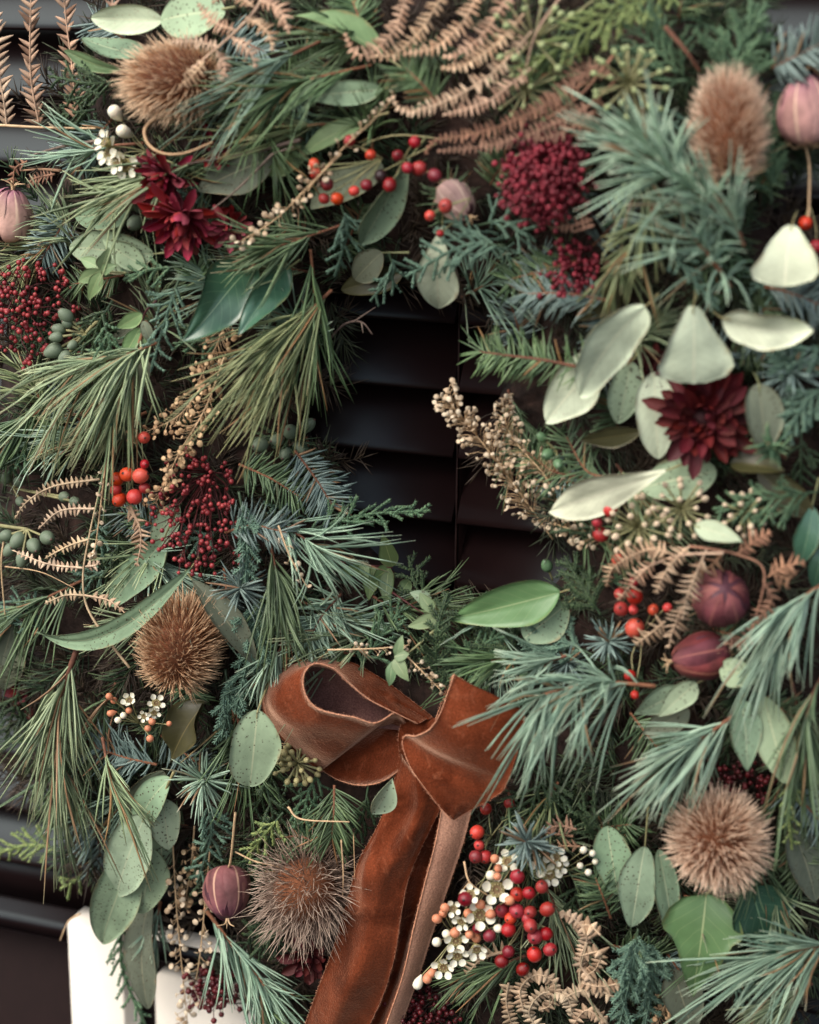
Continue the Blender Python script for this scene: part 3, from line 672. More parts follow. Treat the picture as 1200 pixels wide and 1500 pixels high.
def umbel(label, c, R, n=16, face=(0, 0), tail=None, dh=24, head=5, m='umbel_green', name='ivy_umbel', cat='ivy', group='green ivy flower umbels', droop=.2, pname='berry', stalk='stem_green', tipped=False):
    C0 = V(c, dh); k = kpx(C0); ax = nz(BACK + RIGHT * face[0] + UP * face[1]); F = frame(ax, UP); o = thing(name, label, cat, C0, group); sb = MB()
    key = ('u', m)
    if key not in BM: BM[key] = ball_mesh(pname, m, 8, 10, tip=True)
    if tail: tube(sb, curve([V(p, dh - 8) for p in tail] + [C0], 10), 2.0 * k, 6, .5)
    for i in range(n):
        z = 1 - (1 + droop) * (i + .5) / n; a = i * 2.4 + rng.normal() * .1; d = F @ np.array([math.sqrt(max(0, 1 - z * z)) * math.cos(a), math.sqrt(max(0, 1 - z * z)) * math.sin(a), z]); E = C0 + d * R * k * rng.uniform(.85, 1.08)
        tube(sb, curve([C0, E], 4), np.linspace(1.1, 2.2, 4) * k, 5, .4); inst(pname, BM[key], o, E, frame(d), head * (.72 if m == 'umbel_green' else .74) * k * rng.uniform(.85, 1.15) * np.array([1, 1, 1.15]))
    part('stalks', sb, stalk, o, True)
    return o
def nuts(label, joint, items, dh=22, tail=None, name='gum_nut_cluster', cat='gum nuts', group='green gum nut clusters', mt='nut_green'):
    """items: (x, y, diameter)"""
    J = V(joint, dh - 8); k = kpx(J); o = thing(name, label, cat, J, group); sb = MB()
    if mt not in BM: BM[mt] = ball_mesh('gum_nut', mt, 10, 14, pear=.18)
    if tail: tube(sb, curve([V(p, dh - 10) for p in tail] + [J], 10), np.linspace(3.2, 2.6, 10) * k, 6, .5)
    for x, y, d in items:
        P = V((x, y), dh + rng.uniform(-3, 3)); ax = nz(nz(P - J) + BACK * rng.uniform(0, .5))
        inst('gum_nut', BM[mt], o, P, frame(ax), d / 2 * k * np.array([1, 1, 1.3])); tube(sb, curve([J, (J + P) / 2, P - ax * d * .5 * k], 6), np.linspace(1.6, 2.2, 6) * k, 5, .5)
    part('stalks', sb, 'stem_green', o, True)
    return o
def twig(label, pts, r=1.8, m='stem_straw', dh=26, name='twig', cat='twig', side=()):
    c = stem3(pts, 24, dh); k = kpx(c[0]); o = thing(name, label, cat, c[0]); part('stalk', tube(MB(), c, np.linspace(r, r * .5, 24) * k, 6, rng.random()), m, o)
    for s in side: part('side_shoot', tube(MB(), stem3(s, 10, dh), np.linspace(r * .7, r * .3, 10) * k, 5, rng.random()), m, o)
    return o

# ------------------------------------------------------------------ the setting: glossy dark shutter, sill and white frame behind the wreath
mat('shutter_paint', (27, 15, 15), (23, 13, 13), rough=.34, spec=.24, noise=.15, nscale=14, bump=.05, bscale=40)
mat('recess_paint', (30, 17, 16), (30, 17, 16), rough=.55, spec=.08, noise=.1)
mat('white_paint', (238, 230, 216), (232, 224, 210), rough=.5, noise=.05, nscale=20, bump=.1, bscale=60)
M['shutter_paint'].node_tree.nodes['Principled BSDF'].inputs['Specular Tint'].default_value = (.72, .93, 1.0, 1)
def box(mb, x0, x1, y0, y1, z0, z1, bev=.0015):
    v = []
    for sx, sy, sz in [(a, b, c) for a in (0, 1) for b in (0, 1) for c in (0, 1)]:
        v.append((x1 if sx else x0, y1 if sy else y0, z1 if sz else z0))
    # chamfered box: 24 corner vertices
    vv, cen = [], np.array([(x0 + x1) / 2, (y0 + y1) / 2, (z0 + z1) / 2])
    for p in v:
        for ax in range(3):
            p2 = np.array(p); d = np.sign(cen - p2)
            for a in range(3):
                if a != ax: p2[a] += d[a] * bev
            vv.append(p2)
    I = lambda sx, sy, sz, ax: ((sx * 4 + sy * 2 + sz) * 3 + ax)
    q, t = [], []
    for s in (0, 1):
        a = [I(s, 0, 0, 0), I(s, 1, 0, 0), I(s, 1, 1, 0), I(s, 0, 1, 0)]; q.append(a if s else a[::-1])
        a = [I(0, s, 0, 1), I(1, s, 0, 1), I(1, s, 1, 1), I(0, s, 1, 1)]; q.append(a[::-1] if s else a)
        a = [I(0, 0, s, 2), I(1, 0, s, 2), I(1, 1, s, 2), I(0, 1, s, 2)]; q.append(a if s else a[::-1])
    for ax, (b, c) in ((0, (1, 2)), (1, (0, 2)), (2, (0, 1))):
        for s1 in (0, 1):
            for s2 in (0, 1):
                e = [0, 0, 0]; e[b], e[c] = s1, s2; f = list(e); e[ax], f[ax] = 0, 1
                q.append((I(*e, b), I(*f, b), I(*f, c), I(*e, c)))
    for sx in (0, 1):
        for sy in (0, 1):
            for sz in (0, 1): t.append((I(sx, sy, sz, 0), I(sx, sy, sz, 1), I(sx, sy, sz, 2)))
    mb.add(np.array(vv), q, t, .5); return mb
sh = thing('louvred_shutter', 'glossy near black louvred shutter with wide horizontal slats behind the wreath', 'shutter', (0, .03, 1.2))
SX0, SX1 = -.42, .42
zc = W(60, 92, -14)[2]; PITCHZ = .0345
XB = W(662, 620, -2)[0]
ZB = W(50, 1340, 0)[2]
i = 0
slat_me = {}
z = zc + PITCHZ * 2
while z > ZB + .03:
    for (x0, x1) in ((SX0, XB - .0016), (XB + .0016, SX1)):
        key = x0
        if key not in slat_me:
            mb = MB(); ph = np.arange(24) * 2 * math.pi / 24; a = math.radians(38)
            ey, ez = .0036 * np.cos(ph), .0225 * np.sin(ph)
            yy, zz = ey * math.cos(a) + ez * math.sin(a), -ey * math.sin(a) + ez * math.cos(a)
            xs = np.linspace(x0, x1, 6); v = np.array([(x, yy[j], zz[j]) for x in xs for j in range(24)])
            n = len(v); v = np.concatenate([v, [(x0, 0, 0), (x1, 0, 0)]])
            mb.add(v, grid_faces(6, 24, True), [(n, (j + 1) % 24, j) for j in range(24)] + [(n + 1, 120 + j, 120 + (j + 1) % 24) for j in range(24)], .5)
            slat_me[key] = mb.mesh('slat', mat='shutter_paint')
        inst('slat', slat_me[key], sh, (0, .022, z), np.eye(3), 1)
    z -= PITCHZ
part('tilt_bar', box(MB(), XB - .0013, XB + .0013, .012, .05, ZB, 2.1), 'recess_paint', sh)
part('backing_board', box(MB(), SX0, SX1, .06, .075, ZB, 2.1), 'recess_paint', sh)
part('bottom_rail', box(MB(), SX0, SX1, .012, .058, ZB, ZB + .028), 'shutter_paint', sh)
sl = thing('window_sill', 'dark painted sill ledge under the louvred shutter at lower left', 'sill', (0, 0, ZB - .3))
part('ledge', box(MB(), SX0, SX1, -.002, .09, ZB - .014, ZB - .0005, .002), 'shutter_paint', sl)
part('front_board', box(MB(), SX0, SX1, .02, .05, ZB - .5, ZB - .015), 'recess_paint', sl)
wp = W(108, 1400, 2); xw0 = wp[0]; xw1 = W(188, 1400, 2)[0]; xw2 = W(222, 1440, 2)[0]
zt = W(140, 1348, 2)[2]
wf = thing('white_frame', 'white painted timber frame below the sill at lower left corner', 'frame', (xw0, 0, zt - .3))
part('post', box(MB(), xw0, xw1, -.009, .012, zt - .35, zt), 'white_paint', wf)
part('rail', box(MB(), xw1 + .0005, SX1, 0, .014, W(260, 1402, 2)[2], zt - .004), 'white_paint', wf)
part('rail', box(MB(), xw2, SX1, 0, .014, zt - .35, W(260, 1440, 2)[2]), 'white_paint', wf)

# the wreath's own body: a mossy ring and the mass of small conifer needles packed on it
wb = thing('wreath_base', 'mossy wreath ring packed with conifer foliage, brown gap shade in its colour', 'wreath', W(HC[0], HC[1], 0))
mb = MB(); nt, nv = 120, 16; pts = []
for a in np.linspace(-math.pi, math.pi, nt, endpoint=False):
    ri = np.interp(a, HOLE_P[:, 0], HOLE_P[:, 1]) + 14; ro = np.interp(a, RIM_P[:, 0], RIM_P[:, 1]) * .94
    for j in range(nv):
        f = j / (nv - 1)
        if j < nv - 3: v_ = f / ((nv - 4) / (nv - 1)); r = ri + (ro - ri) * v_; h = 3 + 30 * math.sin(math.pi * min(1, v_)) ** .55 + rng.normal() * 1.5
        else: u = (j - (nv - 4)) / 4; r = ro + (ri - ro) * u; h = 0.5
        pts.append(W(HC[0] + r * math.cos(a), HC[1] + r * math.sin(a), h))
mb.add(pts, np.concatenate([grid_faces(nt, nv, True), np.array([((nt - 1) * nv + j, (nt - 1) * nv + (j + 1) % nv, (j + 1) % nv, j) for j in range(nv)])]), None, rng.random(nt * nv))
part('moss_ring', mb, 'moss_shade', wb)
fill = {'needle_shade': MB(), 'needle_gloom': MB(), 'scale_dark': MB()}
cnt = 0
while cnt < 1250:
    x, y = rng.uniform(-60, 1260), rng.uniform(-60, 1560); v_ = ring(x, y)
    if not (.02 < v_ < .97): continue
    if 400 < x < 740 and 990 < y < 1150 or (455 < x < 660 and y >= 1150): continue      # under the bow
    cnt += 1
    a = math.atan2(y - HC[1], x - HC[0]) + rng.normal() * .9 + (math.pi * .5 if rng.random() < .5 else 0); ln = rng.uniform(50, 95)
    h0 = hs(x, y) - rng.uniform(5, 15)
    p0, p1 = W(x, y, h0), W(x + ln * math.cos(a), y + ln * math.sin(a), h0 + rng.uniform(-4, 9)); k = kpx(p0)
    key = ('needle_shade', 'needle_shade', 'needle_gloom', 'scale_dark')[rng.integers(4)]; nn = 46; t = rng.random(nn)[:, None]
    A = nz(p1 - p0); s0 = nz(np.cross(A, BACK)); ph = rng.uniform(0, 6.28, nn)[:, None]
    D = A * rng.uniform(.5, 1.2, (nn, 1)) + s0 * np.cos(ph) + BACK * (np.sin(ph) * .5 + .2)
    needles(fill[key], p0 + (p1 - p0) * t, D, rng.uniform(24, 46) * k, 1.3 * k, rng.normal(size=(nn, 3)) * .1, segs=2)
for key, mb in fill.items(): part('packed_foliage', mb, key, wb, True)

# ------------------------------------------------------------------ the velvet bow
def ribbon_mat(name, dark, mid, lite, sheen_col, sheen=.9, crush=1.0):
    """velvet: light caught by crushed pile painted into the colour as patches, with a fine grain and a soft sheen"""
    m = bpy.data.materials.new(name); m.use_nodes = True; M[name] = m; nt_ = m.node_tree; N, Lk = nt_.nodes, nt_.links; b = N['Principled BSDF']
    tc = N.new('ShaderNodeTexCoord').outputs['Object']
    def noise(s, d=3.0, r=.5, dist=0.0):
        n = N.new('ShaderNodeTexNoise'); n.inputs['Scale'].default_value, n.inputs['Detail'].default_value, n.inputs['Roughness'].default_value, n.inputs['Distortion'].default_value = s, d, r, dist; Lk.new(tc, n.inputs['Vector']); return n.outputs['Fac']
    def rng_(x, a0, a1, b0=0.0, b1=1.0):
        n = N.new('ShaderNodeMapRange'); Lk.new(x, n.inputs[0])
        for k_, y in zip((1, 2, 3, 4), (a0, a1, b0, b1)): n.inputs[k_].default_value = y
        return n.outputs[0]
    def mix(f, x, y):
        n = N.new('ShaderNodeMix'); n.data_type = 'RGBA'; Lk.new(f, n.inputs[0])
        for k_, z_ in ((6, x), (7, y)):
            if hasattr(z_, 'links'): Lk.new(z_, n.inputs[k_])
            else: n.inputs[k_].default_value = z_
        return n.outputs[2]
    col_ = mix(rng_(noise(38, 4, .55, .8), .36, .62), lin(dark), lin(mid))
    col_ = mix(rng_(noise(85, 6, .7, 1.5), .56, .74, 0, .55 * crush), col_, lin(lite))  # paler patches: painted sheen where the pile leans to the light
    gr = rng_(noise(1100, 2, .6), .3, .7, .72, 1.28)
    mu = N.new('ShaderNodeMix'); mu.data_type = 'RGBA'; mu.blend_type = 'MULTIPLY'; mu.inputs[0].default_value = 1; Lk.new(col_, mu.inputs[6]); Lk.new(gr, mu.inputs[7])
    Lk.new(mu.outputs[2], b.inputs['Base Color'])
    bp = N.new('ShaderNodeBump'); bp.inputs['Strength'].default_value = .8; bp.inputs['Distance'].default_value = .0006; Lk.new(noise(900, 3, .6), bp.inputs['Height'])
    bq = N.new('ShaderNodeBump'); bq.inputs['Strength'].default_value = .2 * crush; bq.inputs['Distance'].default_value = .004; Lk.new(noise(60, 3, .5, 1.0), bq.inputs['Height']); Lk.new(bp.outputs[0], bq.inputs['Normal']); Lk.new(bq.outputs[0], b.inputs['Normal'])
    b.inputs['Roughness'].default_value = 1.0; b.inputs['Specular IOR Level'].default_value = 0.0
    b.inputs['Sheen Weight'].default_value = sheen; b.inputs['Sheen Roughness'].default_value = .36; b.inputs['Sheen Tint'].default_value = lin(sheen_col)
ribbon_mat('velvet', (72, 32, 18), (108, 53, 32), (160, 100, 72), (246, 196, 164), 1.0, .7)
ribbon_mat('velvet_reverse', (98, 70, 66), (112, 82, 76), (130, 98, 90), (190, 150, 136), .3, .4)
ribbon_mat('ribbon_pale', (164, 122, 102), (178, 136, 114), (190, 150, 128), (230, 186, 160), .5, .4)
mat('selvage', (222, 164, 130), (186, 126, 96), rough=.8, noise=.5, nscale=1500)
def strip(rows, n=40, nv=13, bulge=0.0, sag=None, thick=.5, wr=0.0):
    """ribbon surface through cross lines (edge a, edge b), each (x, y, absolute height mm)"""
    A = curve([W(*r[0]) for r in rows], n); B = curve([W(*r[1]) for r in rows], n); ss = np.linspace(0, 1, nv)
    g = A[:, None] * (1 - ss)[None, :, None] + B[:, None] * ss[None, :, None]
    u = np.linspace(0, 1, n)
    bu = np.interp(u, np.linspace(0, 1, len(bulge)), bulge) if np.ndim(bulge) else np.full(n, bulge)
    off = bu[:, None] * np.sin(math.pi * ss)[None]
    if wr: off = off + wr * (np.sin(ss[None] * 9 + u[:, None] * 5) * np.sin(u[:, None] * 11 + 1) * np.sin(math.pi * ss)[None])
    g = g - np.array([0, 1, 0]) * (off / 1000)[:, :, None] if sag is None else g - np.array([0, 1, 0]) * ((off + sag(u[:, None], ss[None])) / 1000)[:, :, None]
    return g
def ribbon(name, g, mt, parent, edges=(1, 1), back=None):
    n, nv = g.shape[:2]; du, dv = np.gradient(g, axis=0), np.gradient(g, axis=1); nr = nz(np.cross(du, dv)); nr = nr * np.sign(np.sum(nr * BACK, -1, keepdims=True).mean())
    th = .00035; uu = np.repeat(np.linspace(0, 1, n), nv); ss = np.tile(np.linspace(0, 1, nv), n); m_ = n * nv; f = grid_faces(n, nv)
    rim = list(range(nv)) + [i_ * nv + nv - 1 for i_ in range(1, n)] + [(n - 1) * nv + i_ for i_ in range(nv - 2, -1, -1)] + [i_ * nv for i_ in range(n - 2, 0, -1)]
    rq = [(rim[i_], rim[(i_ + 1) % len(rim)], rim[(i_ + 1) % len(rim)] + m_, rim[i_] + m_) for i_ in range(len(rim))]
    mb = MB(); mb.add(np.concatenate([(g + nr * th).reshape(-1, 3), (g - nr * th).reshape(-1, 3)]), np.concatenate([f, f[:, ::-1] + m_, rq]), None, .5, np.tile(uu, 2), np.tile(ss, 2))
    o = part(name, mb, mt, parent)
    for e, on in zip((0, -1), edges):
        if on:
            c = g[:, e]; L = np.sum(np.linalg.norm(np.diff(c, axis=0), axis=1)); m2 = int(L / .0009); x = np.linspace(0, n - 1.001, max(8, m2)); i0 = x.astype(int); fr = (x - i0)[:, None]
            c2 = c[i0] * (1 - fr) + c[i0 + 1] * fr; sv = part('selvage', tube(MB(), c2, .00034 * (1 + .12 * np.sin(np.arange(len(c2)) * 2.1)), 5, .5), 'selvage', o)
            nf = len(c2) * 8; ii = rng.integers(0, len(c2), nf); fz = MB(); needles(fz, c2[ii] + rng.normal(size=(nf, 3)) * .0002, rng.normal(size=(nf, 3)), rng.uniform(.0005, .0015, nf), .00009, 0, segs=1); part('edge_fuzz', fz, 'selvage', o, True)
    return o
H = 58
bow = thing('velvet_bow', 'rust brown velvet ribbon bow with two loops and long tails', 'ribbon bow', W(602, 1075, 40))
ribbon('front_tail', strip([((588, 1105, 44), (652, 1140, 46)), ((574, 1160, 50), (648, 1175, 52)), ((552, 1215, 56), (622, 1230, 58)), ((528, 1258, 60), (600, 1280, 62)), ((512, 1310, 61), (588, 1335, 64)), ((492, 1380, 61), (578, 1400, 63)), ((470, 1440, 60), (560, 1460, 60)), ((448, 1500, 58), (535, 1515, 58)), ((425, 1570, 55), (512, 1585, 54))],
       60, 15, sag=lambda u, s: 6 * np.sin(math.pi * s) + 10 * (1 - np.abs(np.sin(s * 4.2 + .7 - u * 4.5)) ** .7) * np.exp(-((u - .22) / .22) ** 2) * np.sin(math.pi * s) ** .6 + 2.5 * np.sin(u * 17 + s * 4) * np.sin(math.pi * s) + 4 * (1 - np.abs(np.sin(s * 3.4 + .5 + u * 1.2)) ** .8) * np.sin(math.pi * s) ** .5), 'velvet', bow)
ribbon('middle_tail', strip([((625, 1125, 42), (676, 1150, 42)), ((612, 1200, 52), (668, 1205, 50)), ((592, 1280, 55), (640, 1290, 54)), ((575, 1360, 55), (614, 1372, 54)), ((560, 1430, 54), (598, 1440, 53)), ((530, 1510, 52), (572, 1520, 51)), ((505, 1580, 50), (545, 1590, 50))],
       50, 11, sag=lambda u, s: 4 * np.sin(s * 6.5 + u * 3)), 'velvet', bow)
ribbon('pale_tail', strip([((650, 1170, 50), (692, 1180, 44)), ((638, 1235, 60), (678, 1235, 50)), ((621, 1300, 62), (656, 1300, 52)), ((606, 1360, 63), (634, 1365, 52)), ((590, 1430, 62), (613, 1430, 52)), ((566, 1500, 60), (588, 1500, 50)), ((538, 1580, 56), (560, 1580, 48))], 50, 9, bulge=2), 'ribbon_pale', bow)
ribbon('loop_back', strip([((590, 1040, 46), (590, 1070, 40)), ((545, 1020, 53), (548, 1066, 47)), ((508, 992, 57), (512, 1062, 48)), ((480, 974, 61), (480, 1058, 50)), ((455, 972, 65), (452, 1040, 55)), ((440, 985, 66), (440, 1015, 60))], 30, 11, bulge=-5), 'velvet_reverse', bow, (0, 0))
ribbon('left_loop', strip([((612, 1060, 46), (634, 1051, 36)), ((577, 1043, 52), (604, 1028, 38)), ((540, 1024, 57), (564, 998, 40)), ((510, 1000, 62), (522, 974, 42)), ((488, 979, 66), (485, 963, 44)), ((462, 972, 70), (440, 969, 46)), ((447, 984, 75), (406, 986, 48)), ((444, 1002, 78), (387, 1010, 50)), ((450, 1022, 79), (383, 1030, 52)), ((464, 1037, 79), (394, 1056, 52)), ((488, 1045, 78), (416, 1084, 52)), ((520, 1051, 75), (443, 1108, 50)), ((550, 1059, 70), (466, 1127, 48)), ((577, 1044, 62), (470, 1129, 47))],
       90, 15, bulge=[0, 1, 2, 3, 4, 5, 7, 8, 8, 7, 6, 5, 3, 0], wr=1.8), 'velvet', bow)
ribbon('loop_underside', strip([((575, 1046, 52), (472, 1128, 42)), ((584, 1048, 47), (498, 1143, 45)), ((590, 1052, 45), (530, 1150, 49)), ((596, 1062, 41), (563, 1143, 50)), ((604, 1074, 40), (600, 1116, 46))], 40, 13, bulge=[-3, -9, -11, -6, 0]), 'velvet', bow)
ribbon('knot_wrap', strip([((596, 1046, 36), (640, 1052, 36)), ((588, 1062, 42), (640, 1068, 42)), ((584, 1085, 44), (640, 1090, 44)), ((588, 1110, 42), (640, 1112, 42)), ((594, 1124, 36), (640, 1126, 36))], 24, 9, sag=lambda u, s: 1.5 * np.sin(s * 16)), 'velvet', bow)
ribbon('right_loop_back', strip([((664, 990, 60), (762, 1040, 50)), ((655, 1010, 44), (757, 1065, 40)), ((640, 1050, 38), (748, 1100, 38)), ((630, 1080, 36), (735, 1130, 38))], 24, 9), 'velvet', bow)
ribbon('right_loop', strip([((666, 988, 78), (768, 1040, 66)), ((656, 1016, 80), (766, 1064, 69)), ((645, 1046, 82), (761, 1088, 71)), ((630, 1068, 80), (755, 1110, 72)), ((610, 1078, 74), (748, 1132, 72)), ((594, 1078, 66), (742, 1146, 71)), ((591, 1094, 66), (736, 1158, 70)), ((602, 1124, 71), (722, 1168, 70)), ((620, 1150, 74), (704, 1178, 69)), ((640, 1176, 75), (684, 1189, 69)), ((660, 1200, 74), (666, 1200, 70))],
       80, 17, bulge=[1, 3, 5, 6, 6, 5, 4, 3, 2, 1, 0], wr=.8), 'velvet', bow)

# ------------------------------------------------------------------ large visible pieces, top left to bottom right
# teasels and thistles
teasel('tan teasel head lying sideways above the dark red flowers at top left', (258, 118), (-1, .15), 66, 82, 'spine_tan', 1400, 26, dh=26, up=.25)
teasel('upright fuzzy tan teasel head above the frosty pine at top right', (1068, 190), (-.1, -1), 60, 88, 'spine_pink', 1900, 24, dh=26, up=.25)
teasel('brown teasel head under the long grey leaf at left', (262, 945), (.25, -1), 66, 84, 'spine_brown', 1900, 30, dh=24, up=.45)
teasel('dark wiry teasel head left of the ribbon tails', (447, 1305), (-.2, .5), 80, 84, 'spine_dark', 1300, 40, dh=18, up=1.3, curly=.2, w=.75)
teasel('round pale brown teasel head with curved bracts at lower right', (1052, 1236), (0, -.3), 74, 74, 'spine_pink', 2500, 34, w=1.0, dh=26, up=1.1, lean=.2, bracts=5)
# red flowers
dahlia('dark red ragged flower above its twin below the sideways teasel', (240, 262), 58, 56, face=(-.9, -.9), dh=22, messy=.42)
dahlia('dark red ragged flower hanging below another beside the ivy leaf', (266, 322), 66, 56, face=(-.3, -1.3), dh=20, messy=.42)
dahlia('small magenta flower peeping out right of the two dark red ones', (340, 332), 36, 24, face=(.1, -.6), dh=16, layers=3)
dahlia('small dark magenta flower tucked right of the curled white tendril', (322, 214), 36, 24, face=(.5, .1), dh=12, layers=3)
dahlia('deep red double flower among pale leaves at right', (1030, 612), 80, 62, face=(-.15, -.1), m='petal_dark', dh=15, wr=.3, open_=(84, 25), messy=.2)
dahlia('dark red petals hanging behind the pine at lower left edge', (40, 1008), 38, 26, face=(-.5, 0), m='petal_dark', dh=-8, layers=3, wr=.4)
dahlia('dark maroon flower hidden beneath the dark wiry teasel', (452, 1402), 40, 26, face=(0, -.3), m='petal_dark', dh=4, layers=3, wr=.4)
dahlia('dark red bloom half hidden behind pale triangular leaf at right', (945, 545), 44, 24, face=(-.6, 0), m='petal_dark', dh=6, layers=3)
# skimmia
skimmia('loose cluster of tiny red buds at left edge', (42, 455), 84, 88, 230, 'skimmia_bud', dh=20, bs=4.2)
skimmia('airy cluster of tiny red buds on dark stalks beside orange berries', (288, 752), 76, 104, 240, 'skimmia_bud', dh=20, bs=4.0, base=(20, -60))
skimmia('dense dome of tiny raspberry red buds at upper right', (800, 262), 70, 78, 640, 'skimmia_pink', dh=24, bs=4.7, depth=.9)
skimmia('small tuft of red buds below the raspberry red dome', (842, 395), 46, 44, 130, 'skimmia_pink', dh=16, bs=4.6)
skimmia('small cluster of blackish red buds at the white frame', (316, 1452), 38, 30, 120, 'skimmia_deep', dh=14, bs=4.6)
skimmia('dark red bud cluster at bottom edge right of the ribbon', (620, 1478), 60, 36, 130, 'skimmia_deep', dh=6, bs=4.6)
skimmia('dark red buds deep in shade above the round teasel', (1090, 1140), 60, 44, 110, 'skimmia_deep', dh=0, bs=4.2)
# nigella pods
nigella('mauve seed pod with pale ribs at left edge', (14, 316), (.2, -1), 37, 40, 'nigella_pink', dh=22, bracts=14)
nigella('striped purple and pink seed pod on a thin stem at top right corner', (1180, 162), (-.05, -1), 42, 52, 'nigella_pink', dh=24, stem=[(1186, 250), (1184, 330)], bracts=14)
nigella('plum and tan seed pod hanging above pine at lower left', (333, 1307), (.05, 1), 36, 40, 'nigella', dh=28, up=.45, bracts=0, horns=3, stem=[(338, 1260), (345, 1190)])
nigella('pale pink seed pod behind two red berries near the top', (668, 294), (.5, .6), 28, 34, 'nigella_pale', dh=12, bracts=12)
nigella('round wine red seed pod wrapped in brown fern at right', (1056, 876), (0, -.4), 44, 42, 'nigella_wine', dh=24, up=1.0, bracts=8, horns=0)
nigella('egg shaped plum seed pod lying below the round wine red one', (1026, 962), (-1, .15), 36, 44, 'nigella_wine', dh=24, up=.2, bracts=12)
# red berries
berries('arching sprig of red berries with one black berry near the top', (560, 232), [(512, 206, 18, 'r'), (460, 240, 17, 'o'), (463, 255, 18, 'r'), (479, 270, 20, 'w'), (475, 291, 17, 'r'), (494, 291, 19, 'o'), (519, 280, 16, 'o'), (543, 227, 16, 'o'), (537, 271, 18, 'w')], tail=[(660, 205), (580, 198), (530, 215)])
berries('dark berries including a black one hanging over the speckled top leaf', (590, 235), [(558, 258, 20, 'k'), (571, 271, 21, 'w'), (583, 228, 18, 'w'), (608, 208, 18, 'r'), (614, 247, 22, 'r'), (597, 246, 17, 'r'), (637, 257, 21, 'w')], tail=[(640, 210)])
berries('pair of red berries beside the pale pink pod', (690, 290), [(653, 302, 22, 'r'), (630, 316, 16, 'o'), (645, 342, 12, 'r')], dh=34)
berries('tight bunch of bright orange red berries at left', (195, 700), [(171, 702, 22, 'o'), (186, 695, 22, 'o'), (206, 697, 24, 'o'), (175, 732, 22, 'o'), (197, 728, 23, 'o'), (170, 717, 18, 'o'), (212, 715, 17, 'r'), (212, 680, 14, 'r')])
berries('single orange red berry above the tight orange bunch', (214, 620), [(211, 641, 19, 'o')], tail=[(225, 590)])
berries('heavy spray of round red berries right of the white blossoms', (770, 1345), [(758, 1284, 22, 'r'), (758, 1310, 22, 'r'), (775, 1308, 20, 'r'), (794, 1299, 20, 'r'), (757, 1334, 23, 'r'), (777, 1336, 20, 'r'), (802, 1332, 22, 'r'), (777, 1356, 21, 'r'), (745, 1362, 22, 'r'), (784, 1372, 23, 'r'), (800, 1368, 21, 'r'), (783, 1398, 24, 'o'), (806, 1391, 21, 'r'), (745, 1394, 19, 'w'), (735, 1408, 21, 'w'), (766, 1420, 22, 'w'), (736, 1334, 22, 'w'), (748, 1345, 18, 'o'), (772, 1346, 17, 'r')], dh=32)
berries('wine red berries scattered among the white waxflowers', (690, 1310), [(682, 1317, 22, 'w'), (717, 1371, 20, 'w'), (700, 1360, 16, 'w')], dh=34)
berries('four red berries just under the right bow loop', (720, 1225), [(699, 1219, 22, 'o'), (702, 1238, 16, 'o'), (697, 1255, 20, 'w'), (711, 1255, 20, 'r'), (712, 1185, 18, 'r', 8), (746, 1176, 16, 'r', 8)], dh=22)
berries('red berries beside the brown fern right of the opening', (930, 865), [(893, 746, 22, 'o'), (880, 783, 24, 'r'), (875, 765, 16, 'r'), (905, 820, 18, 'o'), (908, 870, 18, 'r'), (930, 874, 24, 'r'), (910, 892, 22, 'r'), (929, 852, 16, 'r'), (928, 893, 15, 'o')], dh=26)
berries('red berries below the brown fern at right with a yellow split one', (940, 930), [(930, 920, 30, 'o'), (957, 893, 17, 'o'), (978, 890, 14, 'o'), (923, 990, 18, 'r'), (930, 1018, 13, 'o')], dh=24)
berries('two orange red berries on a thin stem at upper right edge', (1186, 300), [(1180, 327, 20, 'o'), (1196, 362, 22, 'r')], dh=24)
# waxflowers
wax('white waxflower buds and blossoms left of the dark red flowers', (215, 222), [(160, 222, 46, -.9, .5), (184, 242, 44, -.5, -.5), (154, 208, 36, -1, .6), (172, 236, 38, -.8, -.2)], [(168, 164, 20, 'w'), (180, 192, 19, 'w')], tail=[(255, 240)])
wax('small waxflowers with coral buds below the brown teasel', (205, 1060), [(190, 1026, 26, -.2, .3), (229, 1030, 26, .3, .5), (211, 1049, 18, 0, 0), (226, 1044, 20, .2, -.4)], [(160, 1020, 10, 'p'), (167, 1026, 10, 'p'), (162, 1045, 10, 'p'), (189, 1041, 10, 'p'), (223, 1057, 11, 'p'), (217, 1067, 10, 'p'), (220, 1082, 11, 'p'), (248, 1060, 8, 'p'), (173, 1055, 10, 'w'), (181, 1048, 10, 'w')])
wax('large cluster of white waxflowers and coral buds beside the ribbon tail', (668, 1370), [(728, 1303, 46, .1, .3), (664, 1331, 26, -.1, .1), (703, 1340, 44, .1, -.1), (676, 1350, 28, -.5, -.4), (668, 1378, 36, 0, -.2), (670, 1400, 34, .1, -.3), (650, 1417, 36, -.2, -.3), (698, 1390, 34, .1, -.4), (690, 1310, 30, -.3, .2)],
    [(652, 1330, 14, 'p'), (640, 1346, 14, 'p'), (649, 1338, 12, 'p'), (686, 1338, 14, 'p'), (704, 1325, 14, 'p'), (719, 1339, 14, 'p'), (667, 1366, 15, 'p'), (688, 1369, 13, 'p'), (698, 1374, 14, 'p'), (747, 1319, 14, 'p'), (632, 1426, 13, 'p'), (626, 1434, 14, 'p'), (612, 1442, 15, 'w'), (730, 1360, 13, 'w'), (640, 1380, 14, 'w'), (654, 1368, 13, 'w'), (719, 1282, 14, 'w'), (725, 1258, 13, 'p'), (730, 1272, 12, 'p'), (729, 1284, 11, 'p')], dh=32)
